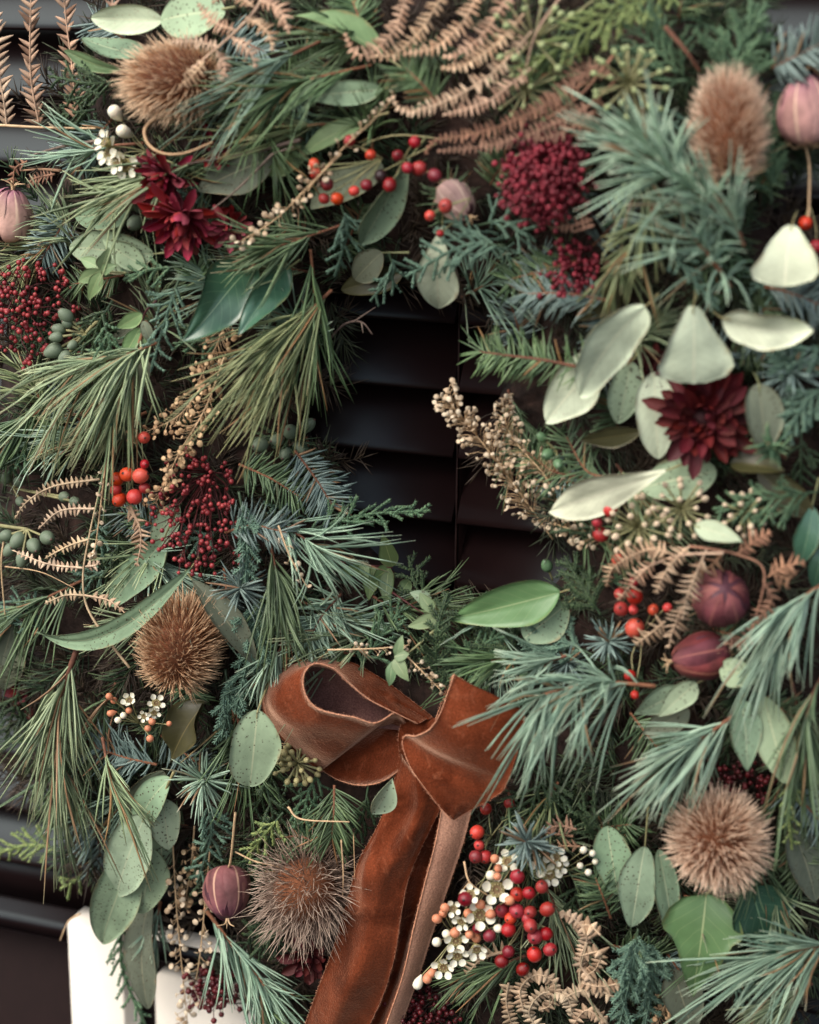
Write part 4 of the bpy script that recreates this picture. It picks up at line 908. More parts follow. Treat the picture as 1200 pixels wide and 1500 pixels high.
wax('white waxflowers behind the blue fir tuft at lower centre', (800, 1290), [(744, 1262, 36, -.2, .2), (792, 1268, 36, .1, .3), (806, 1282, 34, .2, -.3), (815, 1256, 30, .4, .5), (820, 1268, 26, .5, .2)], [(855, 1245, 11, 'w'), (868, 1250, 10, 'w'), (850, 1268, 10, 'w'), (862, 1278, 10, 'w'), (872, 1262, 9, 'w')], dh=22)
# ivy umbels and gum nuts
umbel('pale green ivy umbel with long buds at top right of centre', (782, 58), 62, 18, (.1, .2), tail=[(870, 0), (830, 30)], head=7)
umbel('starry green ivy umbel left of the upright teasel', (922, 122), 58, 26, (0, .1), tail=[(930, 60)], head=6)
umbel('starry green ivy umbel over brown fern at top', (770, 130), 52, 16, (-.2, -.2), tail=[(830, 95)], head=5, dh=18)
umbel('olive bud cluster peeping under the left bow loop', (436, 1118), 34, 20, (0, -.2), head=5.5, m='seed_olive', dh=12)
umbel('cream bud cluster above the wine red pod', (935, 772), 46, 26, (-.1, .1), head=6.5, m='seed_cream', dh=18, name='bud_cluster', cat='buds', group=None)
umbel('cream bead like buds on grey leaf below the deep red flower', (998, 745), 44, 20, (.1, 0), head=6, m='seed_cream', dh=20, name='bud_cluster', cat='buds', group=None)
umbel('small cream bud cluster right of the little pale leaf', (1092, 750), 34, 16, (0, 0), head=5.5, m='seed_cream', dh=18, name='bud_cluster', cat='buds', group=None)
nuts('star of green gum nuts at left below the red bud cluster', (126, 488), [(96, 462, 20), (86, 482, 17), (82, 494, 16), (78, 514, 23), (95, 524, 19), (117, 532, 19), (98, 474, 13), (106, 506, 14)], tail=[(150, 466), (135, 478)])
nuts('green gum nuts above the small curled fern at left', (40, 775), [(26, 792, 22), (50, 800, 21), (70, 788, 21), (14, 806, 18), (8, 785, 18), (32, 820, 18)], tail=[(0, 770)])
nuts('grey green gum nuts left of the dark red flowers', (215, 310), [(190, 298, 20), (204, 303, 18), (197, 327, 22), (220, 316, 12)], dh=16)
nuts('shaded green gum nuts at the left rim of the opening', (430, 640), [(425, 632, 22), (452, 622, 20), (405, 645, 20), (418, 664, 20), (440, 655, 22), (380, 652, 22)], dh=4)
nuts('dull olive gum nuts at left above the curled fern', (20, 715), [(28, 705, 16), (8, 700, 16), (95, 728, 16), (110, 735, 15), (30, 735, 14)], dh=8)
nuts('single green berry at the lower right rim of the opening', (810, 850), [(801, 828, 17)], dh=12, mt='ivy_berry', name='green_berry', cat='berry', group=None)
nuts('single green berry left of the hanging blue pine', (760, 1005), [(771, 989, 18)], dh=24, mt='ivy_berry', name='green_berry', cat='berry', group=None)
nuts('green ivy berries beside the long cream leaf at right', (815, 660), [(802, 666, 18), (818, 680, 16), (793, 640, 14)], dh=18, mt='ivy_berry', name='green_berry', cat='berry', group=None)

# ------------------------------------------------------------------ leaves
leaves('pale speckled eucalyptus leaves above the sideways teasel at top left', [dict(b=(238, 30, 16), t=(134, 26, 26), w=44, kind='euc', m='leaf_pale', roll=.5, curl=.05, cup=.3), dict(b=(330, 20, 12), t=(235, 30, 20), w=84, kind='euc', roll=-.1), dict(b=(210, 80, 10), t=(122, 55, 16), w=46, kind='round', roll=-.5, m='leaf_sage')], stem=[(345, 10), (290, 20), (240, 30)])
leaves('narrow green leaf pointing left at the sideways teasel', [dict(b=(180, 102), t=(94, 74), w=24, kind='lance', m='leaf_mid', roll=.6)], stem=[(215, 105), (180, 102)], name='leaf_sprig', cat='leaf')
leaves('mint green leaf with rolled edge behind fern at top centre', [dict(b=(560, 80, 10), t=(428, 24, 22), w=58, kind='ovate', m='leaf_mid', roll=-.5, curl=.12, cup=.5)], stem=[(590, 100), (560, 80)], name='leaf_sprig', cat='leaf')
leaves('grey spotted leaf dotted with tiny seeds at upper centre', [dict(b=(560, 130, 12), t=(446, 143, 18), w=38, kind='euc', m='leaf_sage', roll=.3)], stem=[(590, 125), (560, 130)])
leaves('two narrow olive leaves behind the red berry arch', [dict(b=(545, 172, 6), t=(440, 228, 10), w=36, kind='lance', m='leaf_mid', roll=-.3), dict(b=(450, 228, 6), t=(386, 255, 10), w=28, kind='lance', m='leaf_mid', roll=.2)], stem=[(570, 165), (545, 172)], name='leaf_sprig', cat='leaf')
leaves('hanging speckled grey leaf under the black berry at top', [dict(b=(600, 232, 18), t=(530, 358, 20), w=56, kind='drop', m='leaf_sage', roll=.5, curl=-.03, cup=.5), dict(b=(560, 240, 4), t=(455, 305, 8), w=50, kind='euc', m='leaf_dusky', roll=-.2)], stem=[(625, 200), (600, 232)])
leaves('pale blunt leaf hanging over the top of the opening', [dict(b=(648, 330, 14), t=(642, 452, 24), w=62, kind='drop', m='leaf_pale', roll=-.15, cup=.25)], stem=[(650, 300), (648, 330)])
leaves('dusky leaf hidden behind the top rim of the opening', [dict(b=(560, 370, 2), t=(520, 410, 4), w=46, kind='euc', m='leaf_dusky'), dict(b=(590, 400, 0), t=(500, 425, 2), w=40, kind='euc', m='ivy_brown')], stem=[(600, 370), (560, 370)])
leaves('big grey green leaf right of the dark red flowers', [dict(b=(400, 230, 8), t=(288, 280, 12), w=70, kind='ovate', m='leaf_dusky', roll=.1)], stem=[(440, 215), (400, 230)])
leaves('rounded grey green leaves under the gum nuts at upper left', [dict(b=(225, 372, 12), t=(102, 362, 16), w=62, kind='euc', m='leaf_sage', roll=.2), dict(b=(190, 310, 8), t=(110, 318, 10), w=50, kind='euc', m='leaf_sage'), dict(b=(212, 390, 14), t=(150, 350, 18), w=40, kind='ovate', m='leaf_sage', roll=.5)], stem=[(245, 370), (225, 372)])
leaves('fresh small green leaves on a shoot beside the red buds at left', [dict(b=(148, 395), t=(115, 414), w=22, kind='ovate'), dict(b=(148, 400), t=(130, 440), w=22, kind='ovate'), dict(b=(148, 395), t=(160, 362), w=22, kind='ovate'), dict(b=(146, 393), t=(118, 378), w=20, kind='ovate'), dict(b=(150, 398), t=(172, 388), w=18, kind='ovate')], stem=[(185, 400), (148, 397)], name='leafy_shoot', cat='leaves', m='leaf_mid', dh=28)
leaves('small oval leaves on a dark stalk left of the glossy ivy', [dict(b=(208, 460), t=(170, 480), w=24, kind='ovate', roll=.3), dict(b=(205, 480), t=(180, 530), w=26, kind='ovate'), dict(b=(206, 485), t=(206, 532), w=20, kind='ovate'), dict(b=(210, 470), t=(224, 510), w=18, kind='ovate', m='leaf_dusky'), dict(b=(200, 520, 8), t=(205, 570, 8), w=40, kind='euc', m='leaf_dusky'), dict(b=(195, 478, 6), t=(160, 505, 6), w=24, kind='ovate', m='leaf_dusky')], stem=[(230, 440), (212, 460), (204, 500)], name='leafy_shoot', cat='leaves', m='leaf_mid', dh=20, smat='stem_red')
leaves('large glossy dark ivy leaf with blue sheen below the red flowers', [dict(b=(372, 388, 8), t=(268, 500, 40), w=80, kind='ovate', m='ivy_dark', roll=.3, curl=.08, wave=.03, cup=.25, twist=.5)], stem=[(400, 370), (372, 392)], name='ivy_leaf', cat='ivy leaf')
leaves('smaller glossy ivy leaf right of the large one', [dict(b=(420, 392, 8), t=(348, 492, 36), w=50, kind='ovate', m='ivy_dark', roll=.1, wave=.035, cup=.3)], stem=[(440, 380), (420, 395)], name='ivy_leaf', cat='ivy leaf')
leaves('long grey curved leaf lying over the brown teasel at left', [dict(b=(280, 832, 34), t=(54, 926, 26), w=36, kind='lance', m='leaf_sage', roll=.2, side_curve=-.12, cup=.3)], stem=[(292, 815), (280, 832)])
leaves('broad grey speckled leaf behind the red buds at left', [dict(b=(240, 790, 12), t=(162, 888, 16), w=52, kind='euc', m='leaf_sage'), dict(b=(262, 740, 8), t=(225, 800, 8), w=40, kind='euc', m='leaf_sage')], stem=[(262, 740), (240, 790)])
leaves('narrow dark speckled leaf right of the brown teasel', [dict(b=(282, 850, 20), t=(378, 978, 16), w=42, kind='lance', m='leaf_dusky', roll=.4, cup=.6)], stem=[(272, 835), (282, 850)])
leaves('two dull leaves at left edge behind the pine', [dict(b=(20, 910, 6), t=(2, 975, 10), w=34, kind='euc', m='leaf_dusky'), dict(b=(30, 930, 2), t=(5, 1010, 6), w=44, kind='euc', m='leaf_dusky')], stem=[(40, 900), (20, 910)])
leaves('single round sage leaf with pale midrib left of the bow', [dict(b=(378, 1040, 30), t=(366, 1152, 34), w=76, kind='round', m='leaf_sage', roll=.1, cup=.15, pet=(392, 1005))], name='eucalyptus_leaf')
leaves('small rounded sage leaf tucked below the left bow loop', [dict(b=(575, 1140, 20), t=(545, 1192, 26), w=44, kind='drop', m='leaf_sage', roll=.4, cup=.4)], name='eucalyptus_leaf')
leaves('hanging cluster of big sage eucalyptus leaves at lower left', [dict(b=(195, 1232, 16), t=(150, 1382, 22), w=70, kind='euc'), dict(b=(213, 1195, 24), t=(170, 1312, 32), w=74, kind='euc', tint=.1, pet=(232, 1180)), dict(b=(225, 1245, 20), t=(206, 1338, 24), w=62, kind='euc'), dict(b=(238, 1170, 16), t=(248, 1244, 22), w=46, kind='euc', roll=.3), dict(b=(250, 1140, 12), t=(200, 1210, 18), w=50, kind='euc', roll=-.3), dict(b=(235, 1220, 8), t=(240, 1270, 12), w=36, kind='euc', m='leaf_sage')], stem=[(255, 1130), (232, 1180), (205, 1230)], m='leaf_sage', dh=22)
leaves('dark eucalyptus leaf hanging before the white frame', [dict(b=(222, 1310, 6), t=(216, 1478, 14), w=56, kind='euc', m='leaf_dusky', roll=-.3)], stem=[(230, 1290), (222, 1310)])
leaves('dark drooping leaf above the hanging eucalyptus cluster', [dict(b=(240, 1130, 10), t=(180, 1185, 10), w=48, kind='ovate', m='leaf_dusky', roll=.4)])
leaves('dark olive holly shaped leaf right of the coral buds', [dict(b=(300, 1030, 12), t=(250, 1115, 16), w=64, kind='ovate', m='ivy_brown', roll=-.5, wave=.05, cup=.5)], name='ivy_leaf', cat='ivy leaf')
leaves('large mid green ivy leaf at the bottom rim of the opening', [dict(b=(820, 868, 26), t=(660, 906, 24), w=70, kind='ovate', m='ivy_mid', roll=.15, wave=.012, cup=.25)], stem=[(845, 860), (820, 868)], name='ivy_leaf', cat='ivy leaf')
leaves('pale speckled leaf below the mid green ivy leaf', [dict(b=(830, 885, 18), t=(768, 935, 20), w=62, kind='round', m='leaf_sage', roll=.2)], stem=[(850, 870), (830, 885)])
leaves('small dark green leaves in the shaded bottom left of the opening', [dict(b=(575, 830, 2), t=(560, 782, 8), w=28, kind='ovate', m='leaf_small'), dict(b=(572, 832, 4), t=(545, 850, 8), w=22, kind='ovate'), dict(b=(570, 835, 6), t=(565, 888, 10), w=24, kind='ovate'), dict(b=(545, 830, 4), t=(540, 880, 6), w=26, kind='ovate'), dict(b=(540, 830, 8), t=(495, 838, 10), w=20, kind='ovate'), dict(b=(600, 850, 2), t=(580, 878, 4), w=20, kind='ovate'), dict(b=(530, 825, 10), t=(540, 846, 12), w=16, kind='ovate', m='leaf_mid'), dict(b=(545, 905, 6), t=(558, 927, 10), w=16, kind='lance', m='leaf_mid'), dict(b=(520, 900, 6), t=(557, 905, 8), w=14, kind='lance')], stem=[(470, 820), (540, 828), (575, 832)], name='leafy_shoot', cat='leaves', m='leaf_small', dh=10, smat='stem_red')
leaves('fresh pale green leaf rosette on a shoot above the bow', [dict(b=(580, 960), t=(590, 930), w=16, kind='ovate'), dict(b=(578, 962), t=(600, 958), w=22, kind='ovate', roll=.3), dict(b=(578, 965), t=(600, 998), w=22, kind='ovate', roll=-.2), dict(b=(576, 968), t=(570, 1005), w=16, kind='lance'), dict(b=(640, 905, 26), t=(597, 918, 28), w=22, kind='ovate'), dict(b=(636, 900, 24), t=(615, 868, 26), w=20, kind='lance'), dict(b=(632, 880, 18), t=(600, 868, 20), w=22, kind='ovate', m='leaf_sage')], stem=[(640, 920), (600, 955), (578, 964)], name='leafy_shoot', cat='leaves', m='leaf_mid', dh=32)
# right side pale leaves
leaves('pair of large pale leaves overlapping at the right rim of the opening', [dict(b=(880, 520, 18), t=(800, 618, 26), w=74, kind='euc', roll=-.2, wave=.022, tint=.4), dict(b=(945, 450, 30), t=(850, 580, 34), w=78, kind='euc', roll=.25, wave=.022, side_curve=.06, tint=.0)], stem=[(965, 430), (945, 450)], m='leaf_pale', dh=24)
leaves('pale triangular folded leaf above the deep red flower', [dict(b=(1016, 448, 34), t=(1016, 562, 30), w=116, kind='tri', m='leaf_pale', roll=.1, cup=-.12, wave=.018, pet=(1024, 424))], stem=[(1020, 420), (1016, 448)], name='eucalyptus_leaf')
leaves('creamy wavy leaf seen edge on at upper right edge', [dict(b=(1058, 466, 34), t=(1192, 484, 36), w=58, kind='euc', m='leaf_cream', roll=-.4, wave=.045, side_curve=.06, cup=.3, twist=1.0, pet=(1040, 452))], name='eucalyptus_leaf')
leaves('creamy angular leaf right of the frosty pine', [dict(b=(1160, 330, 32), t=(1150, 420, 36), w=104, kind='tri', m='leaf_cream', roll=-.3, cup=.12, wave=.022, pet=(1168, 308))], name='eucalyptus_leaf')
leaves('long creamy pointed leaf above the cream buds at right', [dict(b=(975, 690, 30), t=(806, 748, 36), w=62, kind='drop', m='leaf_cream', roll=.15, curl=.03, wave=.016)], stem=[(1000, 680), (975, 690)], name='eucalyptus_leaf')
leaves('grey leaves behind the left side of the deep red flower', [dict(b=(925, 530, 12), t=(905, 620, 14), w=52, kind='euc', m='leaf_sage'), dict(b=(958, 545, 10), t=(965, 672, 12), w=62, kind='euc', m='leaf_pale', roll=-.3), dict(b=(1050, 690, 6), t=(940, 715, 10), w=66, kind='euc', m='leaf_sage')], stem=[(940, 510), (925, 530)])
leaves('grey oval leaf right of the deep red flower', [dict(b=(1112, 562, 22), t=(1120, 668, 26), w=66, kind='euc', m='leaf_dusky', tint=0, roll=.2, pet=(1104, 545))], name='eucalyptus_leaf')
leaves('brown shaded leaf under the overlapping pale pair', [dict(b=(940, 632, 10), t=(850, 645, 14), w=34, kind='lance', m='ivy_brown', roll=.5)], name='dry_leaf', cat='leaf')
leaves('little pale wavy leaf above the wine red pod', [dict(b=(1018, 770, 30), t=(1090, 796, 34), w=34, kind='ovate', m='leaf_pale', roll=.3, wave=.02, pet=(1000, 758))], name='eucalyptus_leaf')
leaves('olive ivy leaf below the grey oval leaf at right', [dict(b=(1070, 680, 14), t=(1150, 690, 16), w=46, kind='ovate', m='ivy_brown', roll=.5, cup=.5), dict(b=(1110, 690, 8), t=(1195, 760, 10), w=50, kind='lance', m='ivy_brown', roll=-.4)], name='ivy_leaf', cat='ivy leaf')
leaves('pair of hanging sage leaves right of the hanging pine', [dict(b=(1085, 1025, 22), t=(1095, 1130, 26), w=50, kind='ovate', pet=(1100, 1008)), dict(b=(1120, 1020, 18), t=(1152, 1148, 26), w=60, kind='euc', roll=-.2)], stem=[(1120, 990), (1105, 1008)], m='leaf_sage')
leaves('grey leaves half hidden below the plum egg shaped pod', [dict(b=(1000, 1010, 18), t=(930, 1045, 20), w=44, kind='ovate', m='leaf_sage', roll=.3), dict(b=(1020, 1000, 22), t=(965, 1050, 24), w=38, kind='ovate', m='leaf_sage'), dict(b=(1055, 975, 24), t=(1112, 1000, 26), w=44, kind='ovate', m='leaf_sage', roll=-.2), dict(b=(1010, 1040, 12), t=(940, 1075, 14), w=44, kind='ovate', m='leaf_dusky')], stem=[(1045, 990), (1000, 1010)])
leaves('three sage leaves hanging left of the round teasel', [dict(b=(890, 1210, 14), t=(905, 1310, 16), w=56, kind='euc', roll=-.2), dict(b=(945, 1240, 20), t=(925, 1358, 24), w=54, kind='euc'), dict(b=(965, 1245, 18), t=(985, 1375, 24), w=40, kind='euc', roll=.5)], stem=[(950, 1180), (945, 1240)], m='leaf_sage')
leaves('broad mid green ivy leaf under the round teasel', [dict(b=(1035, 1310, 16), t=(1015, 1460, 26), w=120, kind='ivy', m='ivy_mid', roll=-.1, wave=.014, cup=.15, pet=(1060, 1290))], name='ivy_leaf', cat='ivy leaf')
leaves('dark green ivy leaf right of the broad mid green one', [dict(b=(1100, 1300, 10), t=(1130, 1420, 14), w=110, kind='ivy', m='ivy_dark', roll=.5, cup=.3)], name='ivy_leaf', cat='ivy leaf')
leaves('drooping grey leaf at the bottom right of the curled fern', [dict(b=(985, 1420, 14), t=(1015, 1510, 18), w=56, kind='euc', m='leaf_dusky')], name='eucalyptus_leaf')
leaves('steel blue shaded leaf at right edge beside the round teasel', [dict(b=(1160, 1210, 4), t=(1195, 1320, 8), w=60, kind='euc', m='leaf_dusky', roll=.3)], name='eucalyptus_leaf')
leaves('dark leaf between raspberry buds and the pale pair', [dict(b=(905, 410, 6), t=(845, 470, 10), w=60, kind='ovate', m='ivy_brown')], name='ivy_leaf', cat='ivy leaf')
leaves('small dark leaves at right edge beside the hanging needles', [dict(b=(1190, 740, 10), t=(1170, 830, 12), w=40, kind='lance', m='ivy_dark'), dict(b=(1205, 800, 10), t=(1190, 860, 12), w=36, kind='lance', m='ivy_dark')], stem=[(1200, 700), (1190, 740)], name='leafy_shoot', cat='leaves')

# ------------------------------------------------------------------ dried ferns
for lb, p, f in (('tallest tan fern frond standing at top left before the shutter', [(58, 186), (46, 120), (44, 60), (46, -20)], 1), ('tan fern frond second from the left edge at top left', [(112, 176), (106, 100), (98, 40), (92, -20)], 1),
                 ('tan fern frond cut by the left edge at top left', [(10, 186), (6, 150), (-2, 100), (-6, 20)], 1.1), ('tan fern tip poking down above the pale speckled leaf', [(170, 26), (166, 10), (160, -30)], .9)):
    fern(lb, None, [p], 'fern_tan', dh=10, pl=21 * f, sp=11, ang=48, wide=.75, taper=.1, lift=.15, fade=.15, start=0)
fern('big tan bracken frond sweeping down across the top centre', [(850, -40), (790, 40), (770, 100)],
     [[(600, -20), (580, 40), (548, 74), (520, 78), (505, 48)], [(655, -20), (620, 40), (580, 78), (540, 84)], [(705, -20), (680, 30), (640, 68), (590, 80)], [(752, -20), (716, 40), (676, 78), (648, 84)], [(768, 20), (730, 62), (680, 96), (646, 100)],
      [(780, 45), (730, 100), (680, 135), (620, 160), (588, 162), (574, 140)], [(778, 100), (720, 145), (680, 160), (648, 170)]], 'fern_tan', dh=30, pl=17, sp=9, ang=70, lift=.35)
fern('brown bracken frond below the tan one at top centre', [(900, 80), (850, 140), (800, 175)],
     [[(860, 120), (780, 165), (700, 195), (640, 205), (622, 226)], [(872, 150), (790, 192), (720, 212), (640, 222)], [(880, 95), (840, 120), (800, 150), (760, 178)], [(868, 165), (830, 192), (790, 205)]], 'fern_brown', dh=26, pl=16, sp=9, ang=68, lift=.3)
fern('crumpled tan bracken over the sideways teasel at top left', [(400, -30), (370, 20), (330, 60), (270, 110)],
     [[(372, 10), (340, -10), (310, 5)], [(360, 25), (390, 45), (400, 75)], [(345, 45), (310, 30), (290, 5)], [(340, 55), (365, 75), (375, 100)], [(322, 70), (290, 62), (250, 62)], [(318, 75), (330, 100), (325, 120)], [(380, 0), (410, 15), (425, 50)], [(300, 90), (285, 108), (262, 128)]], 'fern_tan', dh=44, pl=14, sp=8, ang=65, curlz=.9)
fern('dark brown fern left of the starry ivy umbel', [(930, 90), (870, 150), (820, 200)], [[(900, 110), (850, 100), (810, 130)], [(880, 140), (860, 190), (835, 200)], [(855, 165), (820, 160), (790, 175)]], 'fern_brown', dh=14, pl=18, sp=9, ang=60)
fern('small curled fern of tan leaflets at left', [(190, 978), (160, 940), (128, 890), (122, 840), (134, 770), (150, 700)],
     [[(124, 872), (96, 872), (66, 884)], [(124, 872), (160, 880), (188, 902)], [(122, 832), (70, 826), (18, 806)], [(126, 830), (140, 828), (146, 822)], [(130, 790), (100, 800), (66, 818)], [(140, 745), (90, 748), (56, 775)], [(146, 702), (80, 712), (40, 735), (22, 760)]], 'fern_pale', dh=32, pl=14, sp=9.5, ang=72, both=(.75, .75), rr=2.2, lift=.1)
fern('tan fern side shoot below the tight orange berries', [(190, 740), (205, 770)], [[(186, 742), (204, 770), (206, 800), (200, 830)]], 'fern_tan', dh=22, pl=16, sp=8)
fern('curled fern behind the mauve pod at left edge', [(90, 250), (60, 248), (30, 250)], [[(40, 236), (22, 248), (20, 275)], [(80, 255), (50, 262), (40, 275)]], 'fern_brown', dh=14, pl=13, sp=8)
fern('blurred pale brown bracken left of the wine red pod', [(1060, 810), (990, 815), (930, 840)],
     [[(1010, 800), (980, 830), (960, 870)], [(985, 812), (950, 805), (900, 830), (888, 860)], [(960, 822), (930, 850), (905, 880)], [(1035, 805), (1020, 840), (1005, 880), (1000, 910)], [(975, 910), (950, 930), (930, 945)], [(1000, 890), (985, 925), (980, 950)]], 'fern_tan', dh=36, pl=20, sp=9, ang=60, curlz=.8)
fern('brown bracken curling round the wine red pod at right', [(1010, 800), (1080, 812), (1120, 840), (1100, 930)],
     [[(1125, 845), (1150, 830), (1180, 824)], [(1080, 812), (1110, 790), (1130, 780)], [(1118, 850), (1130, 880), (1100, 920)], [(1108, 920), (1080, 945), (1060, 940)], [(1060, 810), (1040, 830), (1010, 850)], [(1130, 840), (1155, 850), (1150, 860)]], 'fern_brown', dh=30, pl=18, sp=9, ang=60, curlz=.8)
fern('rolled pale bracken scrolls at the bottom right of centre', [(890, 1500), (850, 1440), (860, 1380)],
     [[(770, 1490), (762, 1450), (785, 1428), (812, 1440), (808, 1470), (790, 1480)], [(800, 1520), (775, 1485), (795, 1455), (830, 1460), (838, 1490)], [(745, 1440), (742, 1470), (752, 1510)], [(870, 1440), (850, 1410), (860, 1370), (840, 1345), (820, 1338)], [(850, 1400), (880, 1395), (872, 1420), (850, 1432)], [(900, 1460), (870, 1450), (840, 1455), (820, 1470)], [(890, 1500), (860, 1480), (840, 1500)], [(910, 1440), (880, 1445), (850, 1440)], [(880, 1370), (862, 1355), (840, 1360)]], 'fern_pale', dh=26, pl=12, sp=8, ang=88, curlz=.35, lift=.08, wide=1.35, taper=.0, fade=.1, gap=0)
fern('short tan fern tip under the white waxflower cluster', [(735, 1395), (700, 1405)], [[(745, 1392), (710, 1402), (682, 1428)]], 'fern_pale', dh=26, pl=20, sp=10, both=(.2, 1), ang=85)
fern('dried brown fern scraps left of the lower waxflowers', [(840, 1225), (800, 1220)], [[(845, 1215), (815, 1210), (790, 1225)], [(850, 1240), (820, 1240), (800, 1250)]], 'fern_brown', dh=14, pl=16, sp=8)
fern('brown fern tip in the raspberry red buds', [(870, 330), (840, 340)], [[(868, 322), (838, 330), (806, 335)]], 'fern_brown', dh=26, pl=12, sp=8)

# ------------------------------------------------------------------ pine, long needles
pine('light green pine spray hanging at lower left edge', [(114, 948, 30), (96, 1000, 36), (82, 1065, 36), (92, 1150, 30)], 138, 120, (16, 42), 'needle_light', 1.7, droop=(.1, .4), sr=4.5, bud=False)
pine('pine needles spilling left below the star of gum nuts', [(235, 500, 20), (170, 525, 26), (100, 545, 26)], 130, 95, (15, 60), 'needle_light', 1.7, droop=(-.15, .5), sr=3)
pine('pine needles hanging straight down left of the orange berries', [(215, 470, 18), (190, 540, 24), (165, 590, 24)], 118, 70, (10, 40), 'needle_light', 1.6, droop=(0, .55), sr=2.6)
pine('long olive pine spray draped at the left of the opening', [(486, 425, 16), (446, 462, 24), (398, 502, 28)], 165, 90, (5, 40), 'needle_olive', 1.5, droop=(-.05, .32), sr=3)
pine('olive pine needles hanging into the left of the opening', [(455, 365, 16), (460, 430, 20), (452, 500, 22)], 125, 50, (5, 30), 'needle_green', 1.5, droop=(-.05, .45), sr=2.4)
pine('dark olive pine tuft falling left over the pale seed spray', [(470, 505, 18), (420, 545, 24)], 125, 45, (6, 45), 'needle_olive', 1.5, droop=(-.15, .35))
pine('pine needles fanning left across the gum nuts at upper left', [(300, 232, 16), (220, 262, 20), (160, 290, 22)], 125, 80, (14, 44), 'needle_light', 1.7, droop=(-.1, .25), sr=2.6)
pine('pine needles pointing left from the white waxflower buds', [(210, 210, 12), (150, 215, 16), (110, 225, 16)], 95, 40, (10, 40), 'needle_teal', 1.6, droop=(-.2, .05))
pine('olive pine needles sweeping left under the mint leaf at top', [(545, 95, 10), (460, 115, 18), (400, 135, 18)], 120, 80, (12, 40), 'needle_green', 1.7, droop=(-.1, .25))
pine('grey pine needles right of the sideways teasel', [(470, 60, 14), (400, 95, 20), (350, 130, 18)], 110, 60, (12, 40), 'needle_teal', 1.6, droop=(-.2, .2))
pine('dark pine needles across the shade under the top teasel', [(500, 180, 2), (430, 185, 8), (370, 190, 8)], 110, 60, (10, 35), 'needle_olive', 1.5, droop=(-.1, .08))
pine('dark pine tuft under the pale seeds right of the magenta flower', [(500, 330, 12), (440, 350, 18), (395, 365, 20)], 80, 70, (16, 50), 'needle_green', 1.5, droop=(-.2, .25), sr=2.4)
pine('frosty pale pine spray with thick needles at upper right', [(1085, 345, 26), (1030, 290, 34), (975, 245, 38), (945, 215, 38)], 112, 150, (18, 56), 'needle_teal', 2.3, droop=(-.12, .12), sr=4.5, bud=True)
pine('curly pale pine needles below the frosty spray', [(1070, 420, 20), (1035, 370, 28), (1000, 330, 30)], 80, 70, (25, 80), 'needle_teal', 2.1, droop=(.05, .3), sr=4, bendy=.5)
pine('pine needles standing before the upright teasel', [(1090, 360, 30), (1075, 320, 36)], 90, 30, (8, 42), 'needle_teal', 2.0, droop=(0, -.1))
pine('olive pine needles in shade below the frosty spray', [(960, 300, 10), (935, 350, 16), (900, 390, 16)], 90, 60, (10, 50), 'needle_olive', 2.2, droop=(0, .35))
pine('blue green pine spray hanging over the right bow loop', [(960, 1005, 30), (880, 1000, 44), (815, 1012, 50), (785, 1022, 50)], 118, 120, (24, 66), 'needle_teal', 1.85, droop=(.03, .6), sr=3.4)
pine('blue green pine needles fanning left above the round teasel', [(1080, 1045, 22), (1030, 1080, 30), (985, 1110, 32)], 112, 100, (14, 54), 'needle_teal', 1.8, droop=(-.1, .4), sr=3.2, bud=True)
pine('drooping green pine needles at right edge below the dark leaves', [(1215, 850, 22), (1170, 880, 26), (1140, 920, 26)], 115, 70, (8, 40), 'needle_teal', 2.2, droop=(0, .6))
pine('drooping dark pine needles at right edge beside the sage pair', [(1210, 980, 22), (1185, 1030, 26), (1175, 1090, 26)], 120, 50, (8, 32), 'needle_green', 2.2, droop=(0, .6))
pine('pine spray fanning left in the bottom right corner', [(1230, 1380, 22), (1180, 1390, 28), (1130, 1405, 28)], 125, 105, (12, 58), 'needle_teal', 1.7, droop=(-.1, .4), sr=3.2)
pine('pine needles at bottom edge right of the drooping grey leaf', [(1190, 1440, 18), (1150, 1470, 22)], 100, 50, (12, 50), 'needle_light', 1.8, droop=(-.1, .4))
pine('pine spray pointing down right under the plum pod', [(300, 1330, 16), (345, 1390, 22), (400, 1460, 22)], 100, 90, (14, 44), 'needle_teal', 1.7, droop=(.02, .35), sr=3.2)
pine('pine needles at bottom edge right of the blackish red buds', [(370, 1450, 16), (410, 1500, 20)], 95, 45, (14, 50), 'needle_green', 1.7, droop=(0, .35))
pine('thin dark pine needles below the white waxflower cluster', [(770, 1400, 14), (730, 1415, 18), (690, 1430, 18)], 90, 55, (10, 42), 'needle_green', 1.5, droop=(-.1, .35))
pine('pine needles left of the opening pointing right over shade', [(400, 760, 20), (440, 785, 24), (470, 805, 24)], 110, 55, (10, 60), 'needle_teal', 1.5, droop=(.2, .15), sr=2.4)
pine('pine needles hanging between the blue fir and the bow', [(395, 790, 18), (405, 840, 22), (412, 880, 20)], 110, 60, (10, 45), 'needle_green', 1.6, droop=(.02, .5))
pine('dull pine needles behind the small curled fern at left edge', [(120, 850, 2), (60, 880, 8), (20, 900, 8)], 110, 60, (12, 50), 'needle_green', 1.5, droop=(-.1, .3))
pine('dark pine needles behind the light pine spray at lower left', [(170, 1000, 4), (130, 1080, 10), (110, 1150, 8)], 120, 60, (12, 45), 'needle_green', 1.5, droop=(-.1, .45))
pine('pine needles tipping down over the hanging eucalyptus at lower left', [(150, 1080, 34), (160, 1130, 42), (172, 1165, 44)], 90, 30, (8, 40), 'needle_light', 1.6, droop=(.2, .35))
pine('pine needles above the single sage leaf near the bow', [(420, 940, 12), (400, 965, 14), (385, 985, 14)], 70, 40, (12, 50), 'needle_teal', 1.6, droop=(0, .2))
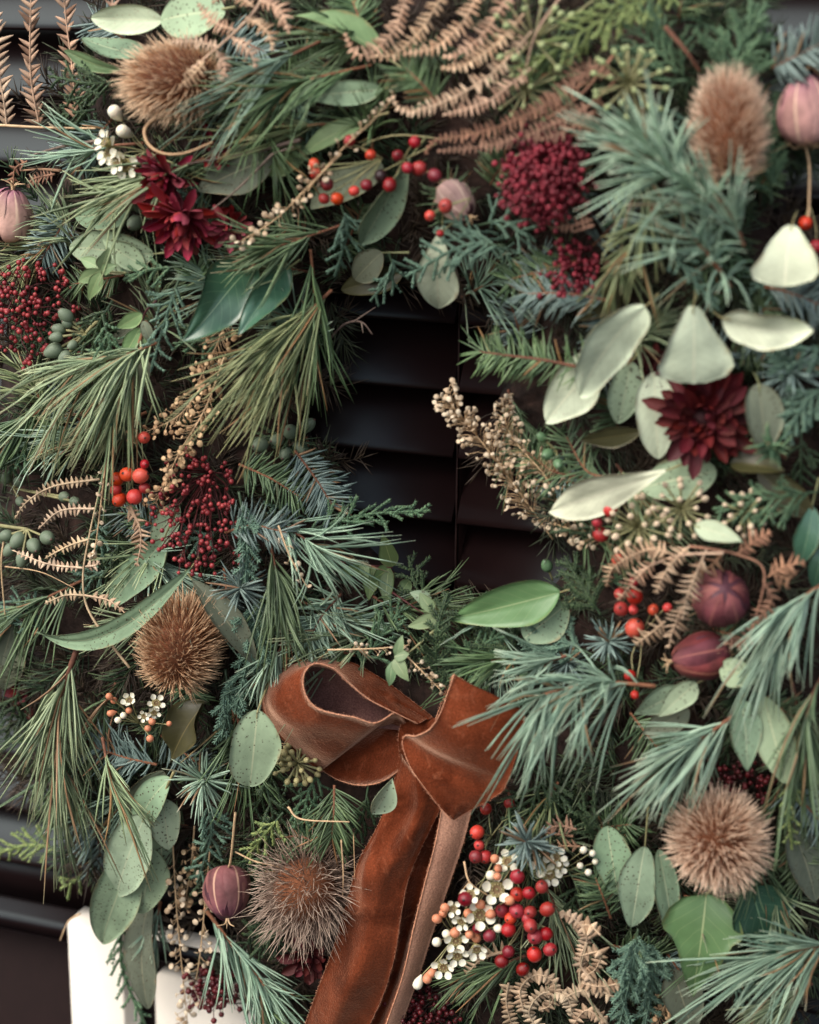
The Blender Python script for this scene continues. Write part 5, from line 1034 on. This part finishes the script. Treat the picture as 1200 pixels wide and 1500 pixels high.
pine('pine needles beside the blue tuft at the right of the bow', [(830, 960, 24), (790, 975, 28)], 80, 30, (20, 60), 'needle_teal', 1.9, droop=(-.3, .1))
pine('pine tips before the white frame below the sage cluster', [(235, 1320, 4), (230, 1350, 8), (225, 1375, 8)], 60, 26, (10, 50), 'needle_teal', 1.6, droop=(0, .3))
pine('shaded pine needles at far left below the curled fern pair', [(60, 600, 10), (30, 620, 14), (5, 640, 14)], 100, 50, (12, 50), 'needle_green', 1.6, droop=(-.1, .45))

pine('pine needles fanning above the left bow loop', [(440, 880, 8), (480, 900, 10), (520, 915, 8)], 80, 50, (14, 60), 'needle_teal', 1.4, droop=(.2, 0))
pine('dark pine needles at the foot of the opening', [(540, 870, 4), (580, 890, 8), (630, 885, 8)], 90, 50, (14, 60), 'needle_green', 1.4, droop=(.1, 0))
pine('pine needles spreading left of the right bow loop top', [(770, 960, 12), (730, 965, 18), (690, 975, 18)], 90, 50, (14, 55), 'needle_green', 1.5, droop=(-.1, .1))
pine('shaded pine needles below the right bow loop', [(740, 1150, 4), (760, 1190, 6), (790, 1230, 6)], 95, 50, (14, 50), 'needle_green', 1.5, droop=(0, .3))
# ------------------------------------------------------------------ fir, short needles
fir('blue grey fir sprig at the lower left rim of the opening', [(432, 660, 12), (462, 700, 18), (488, 742, 18)], 46, 110, m='needle_blue')
fir('blue grey fir twig above the bow left of the opening', [(330, 780, 20), (370, 770, 26), (420, 780, 26)], 44, 100, m='needle_blue')
fir('dark fir twig left of the blue sprig at the opening', [(350, 680, 6), (395, 700, 10), (440, 728, 10)], 44, 90, m='needle_green')
fir('green fir twig with bare brown tip pointing into the opening', [(880, 545, 18), (800, 528, 26), (745, 521, 28), (702, 515, 28)], 46, 130, m='needle_green', ang=(50, 75), t0=.02, sr=3.0)
fir('blue green fir twig above the bare tipped one', [(890, 440, 14), (830, 430, 20), (770, 430, 20)], 48, 120, m='needle_blue', ang=(30, 70))
fir('dark fir sprig behind the raspberry buds at the opening', [(850, 380, 6), (800, 395, 10), (745, 410, 10)], 46, 100, m='needle_green', ang=(30, 70))
fir('fresh green fir tip between mint leaf and brown fern at top', [(640, 150, 22), (615, 120, 26), (594, 100, 26)], 46, 110, m='needle_green', ang=(40, 75))
tuft('blue fir star right of the airy red buds', (352, 862, 26), 54, 80, 'needle_blue')
fir('blue dark fir twig under the coral buds at lower left', [(230, 1120, 8), (185, 1110, 14), (140, 1095, 14)], 48, 110, m='needle_blue', ang=(40, 80), bendy=.25)
tuft('dark blue green fir star left of the single sage leaf', (302, 1142, 22), 62, 85, 'needle_teal', lean=(20, 0))
fir('green fir twig hanging below the left bow loop', [(490, 1150, 10), (489, 1190, 16), (486, 1225, 16)], 54, 110, m='needle_green', ang=(35, 65), droop=(0, .2))
tuft('blue fir star beside the wine berries right of the opening', (892, 940, 22), 46, 75, 'needle_blue', w=2.0)
tuft('dark blue fir tuft left of the blue star', (832, 970, 14), 44, 60, 'needle_blue', w=1.7)
tuft('stubby blue fir tuft beside the four red berries', (768, 1232, 36), 52, 85, 'needle_blue', w=2.4, lean=(-30, -10))
fir('small green fir tip beside the curled bracken', [(895, 1345, 12), (882, 1310, 18), (872, 1285, 18)], 40, 80, m='needle_green')
fir('pale blue fir twig at the top right corner', [(1130, 100, 20), (1160, 85, 24), (1210, 60, 24)], 52, 80, m='needle_blue', w=2.4, ang=(40, 80))
fir('blue grey fir twig behind the creamy wavy leaf', [(1120, 420, 10), (1160, 430, 14), (1210, 450, 14)], 50, 90, m='needle_blue', w=2.0)
tuft('blue grey spruce star at right edge below the creamy leaves', (1160, 545, 16), 54, 70, 'needle_blue', w=2.2)
tuft('yellow green needle tuft over the grey oval leaf', (1125, 650, 36), 40, 40, 'scale_green', w=2.2, ang=(20, 75), lean=(-25, -20))
fir('grey fir twig below the small pine at the hanging cluster', [(110, 1180, 2), (140, 1220, 6), (150, 1260, 4)], 50, 80, m='needle_blue')
fir('dark fir twig under the pine needles above the bow', [(500, 870, 8), (470, 905, 14), (450, 945, 14)], 52, 110, m='needle_teal', ang=(40, 70))
fir('shaded fir tip between seeds and leaf shoot above the bow', [(520, 960, 4), (490, 955, 8), (450, 970, 8)], 40, 80, m='needle_green')
fir('dark fir twig below the wiry teasel near the frame', [(470, 1240, 4), (440, 1225, 8), (400, 1230, 8)], 46, 70, m='needle_green')
fir('dark fir twig in shade beside the cream seeds at the opening', [(860, 700, 4), (810, 690, 8), (770, 660, 8)], 44, 90, m='needle_green')
fir('dull fir twig at right rim under the long cream leaf', [(900, 700, 8), (860, 690, 12), (830, 640, 12)], 40, 80, m='needle_green')

# ------------------------------------------------------------------ cypress and juniper sprays
S = [('hanging cypress spray below the arching berries', [(500, 300, 14), (508, 340, 18), (492, 400, 18)], 34, 'scale_teal'),
     ('cypress tip hanging over the upper left of the opening', [(570, 370, 12), (575, 400, 16), (545, 438, 16)], 30, 'scale_teal'),
     ('soft green cypress spray crossing the pale hanging leaf', [(740, 360, 24), (680, 360, 30), (600, 402, 30)], 50, 'scale_teal'),
     ('cypress tips right of the pale hanging leaf', [(700, 330, 12), (740, 325, 14), (780, 350, 14)], 44, 'scale_teal'),
     ('dark cypress fan left of the sideways teasel', [(175, 118, 14), (130, 122, 18), (75, 112, 18)], 46, 'scale_dark'),
     ('dark cypress tips below the fern fronds at top left', [(140, 160, 10), (110, 165, 12), (80, 170, 12)], 36, 'scale_dark'),
     ('cypress spray hanging left of the large ivy leaf', [(262, 410, 18), (245, 460, 22), (222, 540, 22)], 34, 'scale_teal'),
     ('long cypress spray hanging right of the gum nut star', [(150, 460, 22), (165, 530, 24), (178, 640, 22)], 34, 'scale_green'),
     ('dark cypress fan at the top of the gum nut star', [(165, 440, 16), (140, 490, 18), (130, 580, 14)], 36, 'scale_dark'),
     ('cypress spray with yellow tips left of the ivy leaf', [(270, 390, 14), (220, 395, 18), (185, 408, 18)], 24, 'scale_green'),
     ('cypress spray at far left under the hanging needles', [(60, 590, 8), (30, 640, 12), (15, 690, 12)], 60, 'scale_green'),
     ('juniper spray beside the airy red buds', [(350, 720, 22), (362, 790, 26), (360, 850, 24)], 30, 'scale_teal'),
     ('bright cypress tip reaching right into the opening', [(440, 780, 18), (530, 755, 24), (625, 748, 22)], 34, 'scale_green'),
     ('juniper spray left of the bow under the fir star', [(380, 870, 14), (372, 930, 18), (345, 1040, 16)], 44, 'scale_teal'),
     ('juniper tips left of the single sage leaf', [(330, 980, 12), (335, 1030, 16), (325, 1080, 16)], 36, 'scale_teal'),
     ('upright olive juniper sprig above the right bow loop', [(640, 1000, 20), (640, 930, 28), (655, 872, 28)], 32, 'scale_dark'),
     ('mossy juniper tips between bow and leaf shoot', [(690, 985, 14), (665, 970, 18), (640, 1010, 20)], 40, 'scale_dark'),
     ('dark juniper sprig right of the bow', [(760, 985, 12), (740, 950, 16), (700, 930, 16)], 46, 'scale_dark'),
     ('dark juniper mass right of the mid green ivy leaf', [(880, 900, 14), (860, 870, 18), (830, 820, 16)], 46, 'scale_dark'),
     ('feathery dark foliage under the cream seeds at the opening', [(900, 790, 10), (860, 770, 14), (810, 720, 12)], 46, 'scale_dark'),
     ('cypress twig sticking out at the lower left edge', [(95, 1245, 4), (45, 1238, 6), (-5, 1250, 6)], 30, 'scale_yellow'),
     ('yellow green cypress tips under the light pine spray', [(130, 1270, 6), (110, 1290, 8), (92, 1300, 8)], 20, 'scale_yellow'),
     ('cypress spray hanging before the white frame', [(178, 1345, 6), (180, 1420, 10), (212, 1500, 10)], 22, 'scale_green'),
     ('yellow green cypress twig above the wiry teasel', [(415, 1190, 18), (390, 1220, 22), (362, 1255, 22)], 26, 'scale_yellow'),
     ('dark cypress twig beside the plum pod stem', [(300, 1165, 14), (310, 1220, 18), (290, 1290, 16)], 34, 'scale_teal'),
     ('fringed cypress spray hanging from the green fir star', [(390, 1150, 10), (400, 1200, 14), (394, 1240, 14)], 30, 'scale_dark'),
     ('big bright cypress spray across the top right', [(1010, -20, 14), (900, 20, 24), (760, 110, 26)], 60, 'scale_yellow'),
     ('lush green cypress mass at the top right', [(1020, 130, 10), (960, 70, 18), (900, 10, 18)], 80, 'scale_green'),
     ('upright green juniper tips right of the cypress mass', [(1060, 160, 14), (1080, 80, 20), (1110, 10, 20)], 70, 'scale_green'),
     ('dark cypress behind the upright teasel', [(1010, 220, 2), (960, 200, 8), (900, 180, 8)], 60, 'scale_dark'),
     ('green juniper beside the striped pod at the top right', [(1130, 300, 6), (1130, 220, 10), (1140, 140, 10)], 40, 'scale_green'),
     ('frosty spruce stalk running down to the pale triangular leaf', [(960, 340, 26), (1000, 390, 32), (1050, 450, 32)], 20, 'scale_teal'),
     ('teal juniper at right edge beside the grey oval leaf', [(1215, 560, 16), (1180, 590, 20), (1150, 640, 20)], 44, 'scale_teal'),
     ('teal juniper tips at right edge under the wavy cream leaf', [(1215, 500, 12), (1170, 520, 16), (1130, 530, 14)], 40, 'scale_teal'),
     ('olive feathery foliage right of the cream buds', [(1200, 720, 14), (1130, 730, 20), (1050, 745, 20)], 50, 'scale_green'),
     ('drooping cypress at right edge above the sage pair', [(1160, 880, 16), (1130, 930, 20), (1110, 990, 20)], 36, 'scale_green'),
     ('hanging cypress tail right of the sage pair', [(1160, 1130, 10), (1155, 1180, 14), (1160, 1240, 14)], 16, 'scale_yellow'),
     ('spiky teal juniper sprig hanging at bottom right of the bracken', [(935, 1360, 18), (925, 1420, 24), (905, 1510, 24)], 46, 'scale_teal'),
     ('teal juniper tips right of the spiky sprig', [(950, 1370, 14), (955, 1430, 18), (945, 1500, 18)], 36, 'scale_teal'),
     ('dark green foliage behind the hanging sage trio', [(870, 1250, 4), (880, 1220, 8), (850, 1180, 8)], 60, 'scale_dark'),
     ('dark cypress behind the orange berries at left', [(175, 780, 4), (170, 830, 8), (160, 890, 6)], 44, 'scale_dark'),
     ('dark cypress in the shade left of the brown teasel', [(30, 1000, 2), (20, 1040, 4), (10, 1080, 4)], 40, 'scale_dark'),
     ('shaded cypress sprig under the left bow loop', [(400, 1110, 4), (395, 1150, 8), (370, 1190, 8)], 40, 'scale_dark')]
S += [('dark cypress tips rising under the left end of the ivy leaf', [(690, 960, 10), (700, 910, 14), (690, 870, 12)], 36, 'scale_dark'),
      ('olive cypress tips in the shade above the left bow loop', [(520, 990, 8), (560, 930, 14), (590, 890, 14)], 40, 'scale_green'),
      ('cypress tips between the leaf rosette and the right loop', [(640, 1010, 12), (690, 960, 18), (730, 930, 18)], 40, 'scale_green'),
      ('dark cypress fan at the foot of the opening', [(640, 900, 2), (610, 860, 6), (600, 820, 6)], 36, 'scale_dark'),
      ('juniper tips right of the ivy leaf at the opening', [(870, 960, 10), (820, 940, 14), (770, 950, 14)], 44, 'scale_teal'),
      ('cypress fringe under the left bow loop', [(470, 1120, 4), (450, 1170, 8), (440, 1230, 8)], 40, 'scale_green'),
      ('cypress fringe between the fir twig and the ribbon tail', [(540, 1150, 4), (530, 1200, 6), (505, 1250, 4)], 36, 'scale_dark'),
      ('shaded cypress below the hanging blue pine', [(800, 1130, 4), (780, 1180, 8), (770, 1240, 6)], 46, 'scale_dark'),
      ('dark cypress right of the heavy berry spray', [(860, 1280, 4), (840, 1320, 8), (830, 1370, 8)], 40, 'scale_dark')]
for lb, ax, wd, mm in S:
    juni = 'juniper' in lb
    spray(lb, ax, wd, mm, name='juniper_sprig' if juni else 'cypress_spray', cat='juniper' if juni else 'cypress', group='juniper sprigs' if juni else 'flat cypress sprays', scale_ang=42 if juni else 22, size=1.15 if juni else 1.0)

# ------------------------------------------------------------------ seed sprays
seeds('cream seed spray running diagonally over the pine at upper left', [(500, 225, 30), (450, 275, 34), (405, 320, 34), (350, 355, 30)], 24, 70, 'seed_cream', 5.2, t0=.1)
seeds('tiny seed spray above the red berry arch', [(450, 280, 28), (500, 220, 32), (545, 178, 32), (580, 140, 28)], 22, 34, 'seed_cream', 3.8)
seeds('buff seed spray drooping beside the tight orange berries', [(330, 520, 16), (300, 600, 24), (262, 665, 28), (228, 738, 26)], 24, 150, 'seed_buff', 5.0, taper=.2)
seeds('brown seed spray in shade below the large ivy leaf', [(340, 440, 8), (320, 500, 12), (290, 560, 12)], 36, 100, 'seed_buff', 4.6)
seeds('buff seed spray crossing left of the single orange berry', [(300, 560, 18), (260, 610, 22), (195, 640, 20)], 26, 70, 'seed_buff', 4.2)
seeds('cream seed heads down the stalk of the small curled fern', [(158, 650, 26), (150, 720, 32), (140, 800, 32), (134, 812, 32)], 14, 30, 'seed_cream', 5)
seeds('fluffy cream seed spray pointing into the right of the opening', [(810, 790, 14), (760, 720, 20), (700, 640, 24), (655, 585, 22)], 38, 330, 'seed_cream', 4.6, taper=.3)
seeds('second cream seed spray behind the first at the opening', [(830, 770, 10), (800, 700, 14), (750, 640, 14), (735, 590, 12)], 40, 200, 'seed_cream', 4.0)
seeds('cream seed spray below the long cream leaf', [(900, 800, 10), (850, 780, 16), (790, 760, 14)], 30, 90, 'seed_cream', 5.0)
seeds('left of two thin cream seed stalks hanging at lower left', [(252, 1210, 10), (258, 1320, 18), (265, 1400, 18), (275, 1500, 14)], 18, 80, 'seed_cream', 5.0, taper=.1)
seeds('right of two thin cream seed stalks hanging at lower left', [(310, 1220, 8), (300, 1330, 16), (290, 1420, 16), (270, 1500, 12)], 18, 80, 'seed_cream', 5.0, taper=.1)
seeds('brown seed stalk behind the pair of thin cream stalks', [(285, 1210, 2), (280, 1270, 6), (270, 1330, 6)], 24, 60, 'seed_buff', 5)
seeds('fine white flecked seed stalk above the bow', [(480, 952, 24), (550, 950, 28), (600, 945, 26)], 16, 26, 'seed_cream', 3.4)
seeds('white flecked seed stalk between leaf shoot and bow loop', [(590, 955, 26), (620, 985, 30), (645, 1010, 30)], 18, 30, 'seed_cream', 3.4)
seeds('pale seed capsules hanging before the blue fir twig', [(408, 770, 32), (425, 815, 36), (450, 860, 36)], 14, 16, 'seed_cream', 5)
seeds('buff seed heads at bottom edge right of the juniper', [(985, 1440, 8), (975, 1470, 12), (960, 1510, 12)], 30, 70, 'seed_buff', 4.5)
seeds('cream seeds scattered left of the bow rim', [(400, 1080, 10), (412, 1100, 12), (440, 1140, 12)], 24, 36, 'seed_olive', 6, disc=False)

# ------------------------------------------------------------------ twigs and tendrils
twig('curled cream tendril looping over the dark red flowers', [(228, 172, 34), (212, 190, 40), (218, 212, 44), (240, 225, 44), (272, 224, 42), (312, 208, 36)], 3.0, dh=40, name='tendril', cat='tendril')
twig('straight pale twig crossing below the fern fronds at top left', [(-10, 183, 16), (70, 187, 18), (140, 188, 16)], 2.4)
twig('grey twig crossing behind the dark red flowers', [(440, 205, 16), (360, 225, 20), (275, 240, 18)], 3.4, 'twig_grey')
twig('thin grey twig running down from the pine to the magenta flower', [(400, 225, 22), (350, 275, 24), (305, 312, 20)], 2.0, 'twig_grey', side=[[(400, 225, 22), (430, 215, 20)]])
twig('brown twig through the pine left of the white waxflowers', [(150, 205, 14), (90, 215, 18), (45, 228, 16)], 2.6, 'twig_grey')
twig('bent grey twig sticking into the top left of the opening', [(480, 500, 10), (505, 475, 14), (530, 472, 16), (546, 490, 16)], 2.2, 'twig_grey', side=[[(530, 472, 16), (532, 488, 16)], [(520, 470, 16), (550, 450, 12)]])
twig('bent straw over the green fir twig below the bow', [(422, 1182, 30), (442, 1200, 32), (512, 1204, 32)], 1.8)
twig('thin dried straw across the wiry teasel at left', [(345, 1248, 22), (375, 1262, 24), (410, 1270, 22)], 1.5)
twig('forked straw beside the white waxflower cluster', [(680, 1262, 26), (688, 1292, 30), (715, 1312, 28)], 1.8, side=[[(688, 1292, 30), (672, 1310, 28)]])
twig('thin beige stalk hanging at left edge beside the curled fern', [(6, 790, 20), (2, 830, 24), (8, 905, 22)], 1.8, side=[[(8, 830, 24), (60, 838, 24), (110, 862, 24)]])
twig('straight pale straw hanging below the green fir twig', [(500, 1230, 18), (503, 1280, 20), (502, 1315, 20)], 1.4, side=[[(518, 1220, 18), (520, 1290, 20)]])
twig('dark red stalk between opening and leaf rosette', [(575, 868, 14), (600, 885, 16), (625, 902, 16)], 1.8, 'stem_red')
twig('reddish brown cypress stalk left of the upright teasel', [(975, 40, 24), (1005, 75, 28), (1025, 105, 24)], 4, 'stem_brown')
twig('thin straw bits under the sage cluster at the white frame', [(118, 1338, 8), (100, 1350, 10), (88, 1378, 10)], 1.6)

# ------------------------------------------------------------------ small twigs that fill the gaps between the larger pieces
MARKS = [((258, 118), 'the sideways teasel'), ((1068, 190), 'the upright teasel'), ((262, 945), 'the brown teasel'), ((447, 1305), 'the wiry teasel'), ((1052, 1236), 'the round teasel'), ((245, 260), 'the ragged red flowers'),
         ((1030, 612), 'the deep red flower'), ((42, 455), 'the red buds at left edge'), ((288, 752), 'the airy red buds'), ((800, 262), 'the raspberry bud dome'), ((14, 316), 'the mauve pod'), ((1180, 162), 'the striped pod'), ((333, 1307), 'the plum pod'),
         ((668, 296), 'the pale pink pod'), ((1056, 876), 'the wine red pod'), ((490, 260), 'the berry arch'), ((195, 710), 'the orange berries'), ((775, 1345), 'the heavy berry spray'), ((920, 870), 'the berries by brown fern'), ((672, 1370), 'the waxflower cluster'),
         ((205, 1050), 'the coral buds'), ((922, 122), 'the starry umbel'), ((126, 488), 'the gum nut star'), ((320, 450), 'the large ivy leaf'), ((170, 880), 'the long grey leaf'), ((370, 1095), 'the single sage leaf'), ((190, 1270), 'the hanging sage leaves'),
         ((740, 885), 'the mid green ivy leaf'), ((890, 520), 'the overlapping pale leaves'), ((1016, 505), 'the pale triangular leaf'), ((1120, 470), 'the creamy wavy leaf'), ((890, 720), 'the long creamy leaf'), ((1120, 1080), 'the hanging sage pair'), ((935, 1290), 'the three sage leaves'),
         ((1020, 1390), 'the broad ivy leaf'), ((840, 1430), 'the bracken scrolls'), ((650, 60), 'the big tan frond'), ((110, 820), 'the small curled fern'), ((480, 1050), 'the left bow loop'), ((680, 1090), 'the right bow loop'), ((90, 1060), 'the light pine spray'),
         ((440, 470), 'the olive pine spray'), ((1000, 260), 'the frosty pine'), ((700, 650), 'the fluffy cream seeds'), ((352, 862), 'the blue fir star'), ((120, 30), 'the tan fronds'), ((950, 60), 'the cypress mass'), ((1150, 700), 'the olive ivy leaf'), ((440, 340), 'the diagonal seed spray')]
cnt, tries, seen = 0, 0, set()
while cnt < 135 and tries < 4000:
    tries += 1
    x, y = rng.uniform(0, 1200), rng.uniform(0, 1500); v_ = ring(x, y)
    if not (.04 < v_ < .9) or (400 < x < 750 and 985 < y < 1160) or (440 < x < 680 and y >= 1160): continue
    (mx, my), ph_ = min(MARKS, key=lambda q: math.hypot(q[0][0] - x, q[0][1] - y)); ox, oy = x - mx, y - my
    wh = ('right of' if ox > 0 else 'left of') if abs(ox) > abs(oy) * 2 else ('below' if oy > 0 else 'above') if abs(oy) > abs(ox) * 2 else ('lower ' if oy > 0 else 'upper ') + ('right of' if ox > 0 else 'left of')
    kd = int(rng.integers(4)); mm = ('needle_green', 'needle_olive', 'needle_teal', 'needle_light', 'needle_green')[rng.integers(5)]; fm = ('needle_green', 'needle_blue')[rng.integers(2)]; sm = ('scale_green', 'scale_dark', 'scale_teal')[rng.integers(3)]
    lb = {0: 'thin pine twig', 1: 'little fir twig', 2: 'little cypress twig', 3: 'little fir twig'}[kd] + ' tucked in ' + wh + ' ' + ph_
    if lb in seen: continue
    seen.add(lb); cnt += 1
    a = math.atan2(y - HC[1], x - HC[0]) + rng.normal() * 1.1; ln = rng.uniform(50, 90); dx, dy = math.cos(a) * ln, math.sin(a) * ln + 15
    d0 = rng.uniform(-4, 5); st = [(x - dx / 2, y - dy / 2, d0 - 4), (x, y, d0 + 3), (x + dx / 2, y + dy / 2, d0 + 3)]
    if kd == 0: pine(lb, st, rng.uniform(70, 110), 50, (12, 55), mm, 1.35, droop=(dx / ln * .2, .3), name='pine_twig', cat='pine twig', group='thin pine twigs in the gaps')
    elif kd in (1, 3): fir(lb, st, rng.uniform(34, 46), 84, m=fm, name='fir_twig', cat='fir twig', group='little fir twigs in the gaps')
    else: spray(lb, st, rng.uniform(28, 46), sm, name='cypress_twig', cat='cypress twig', group='little cypress twigs in the gaps')
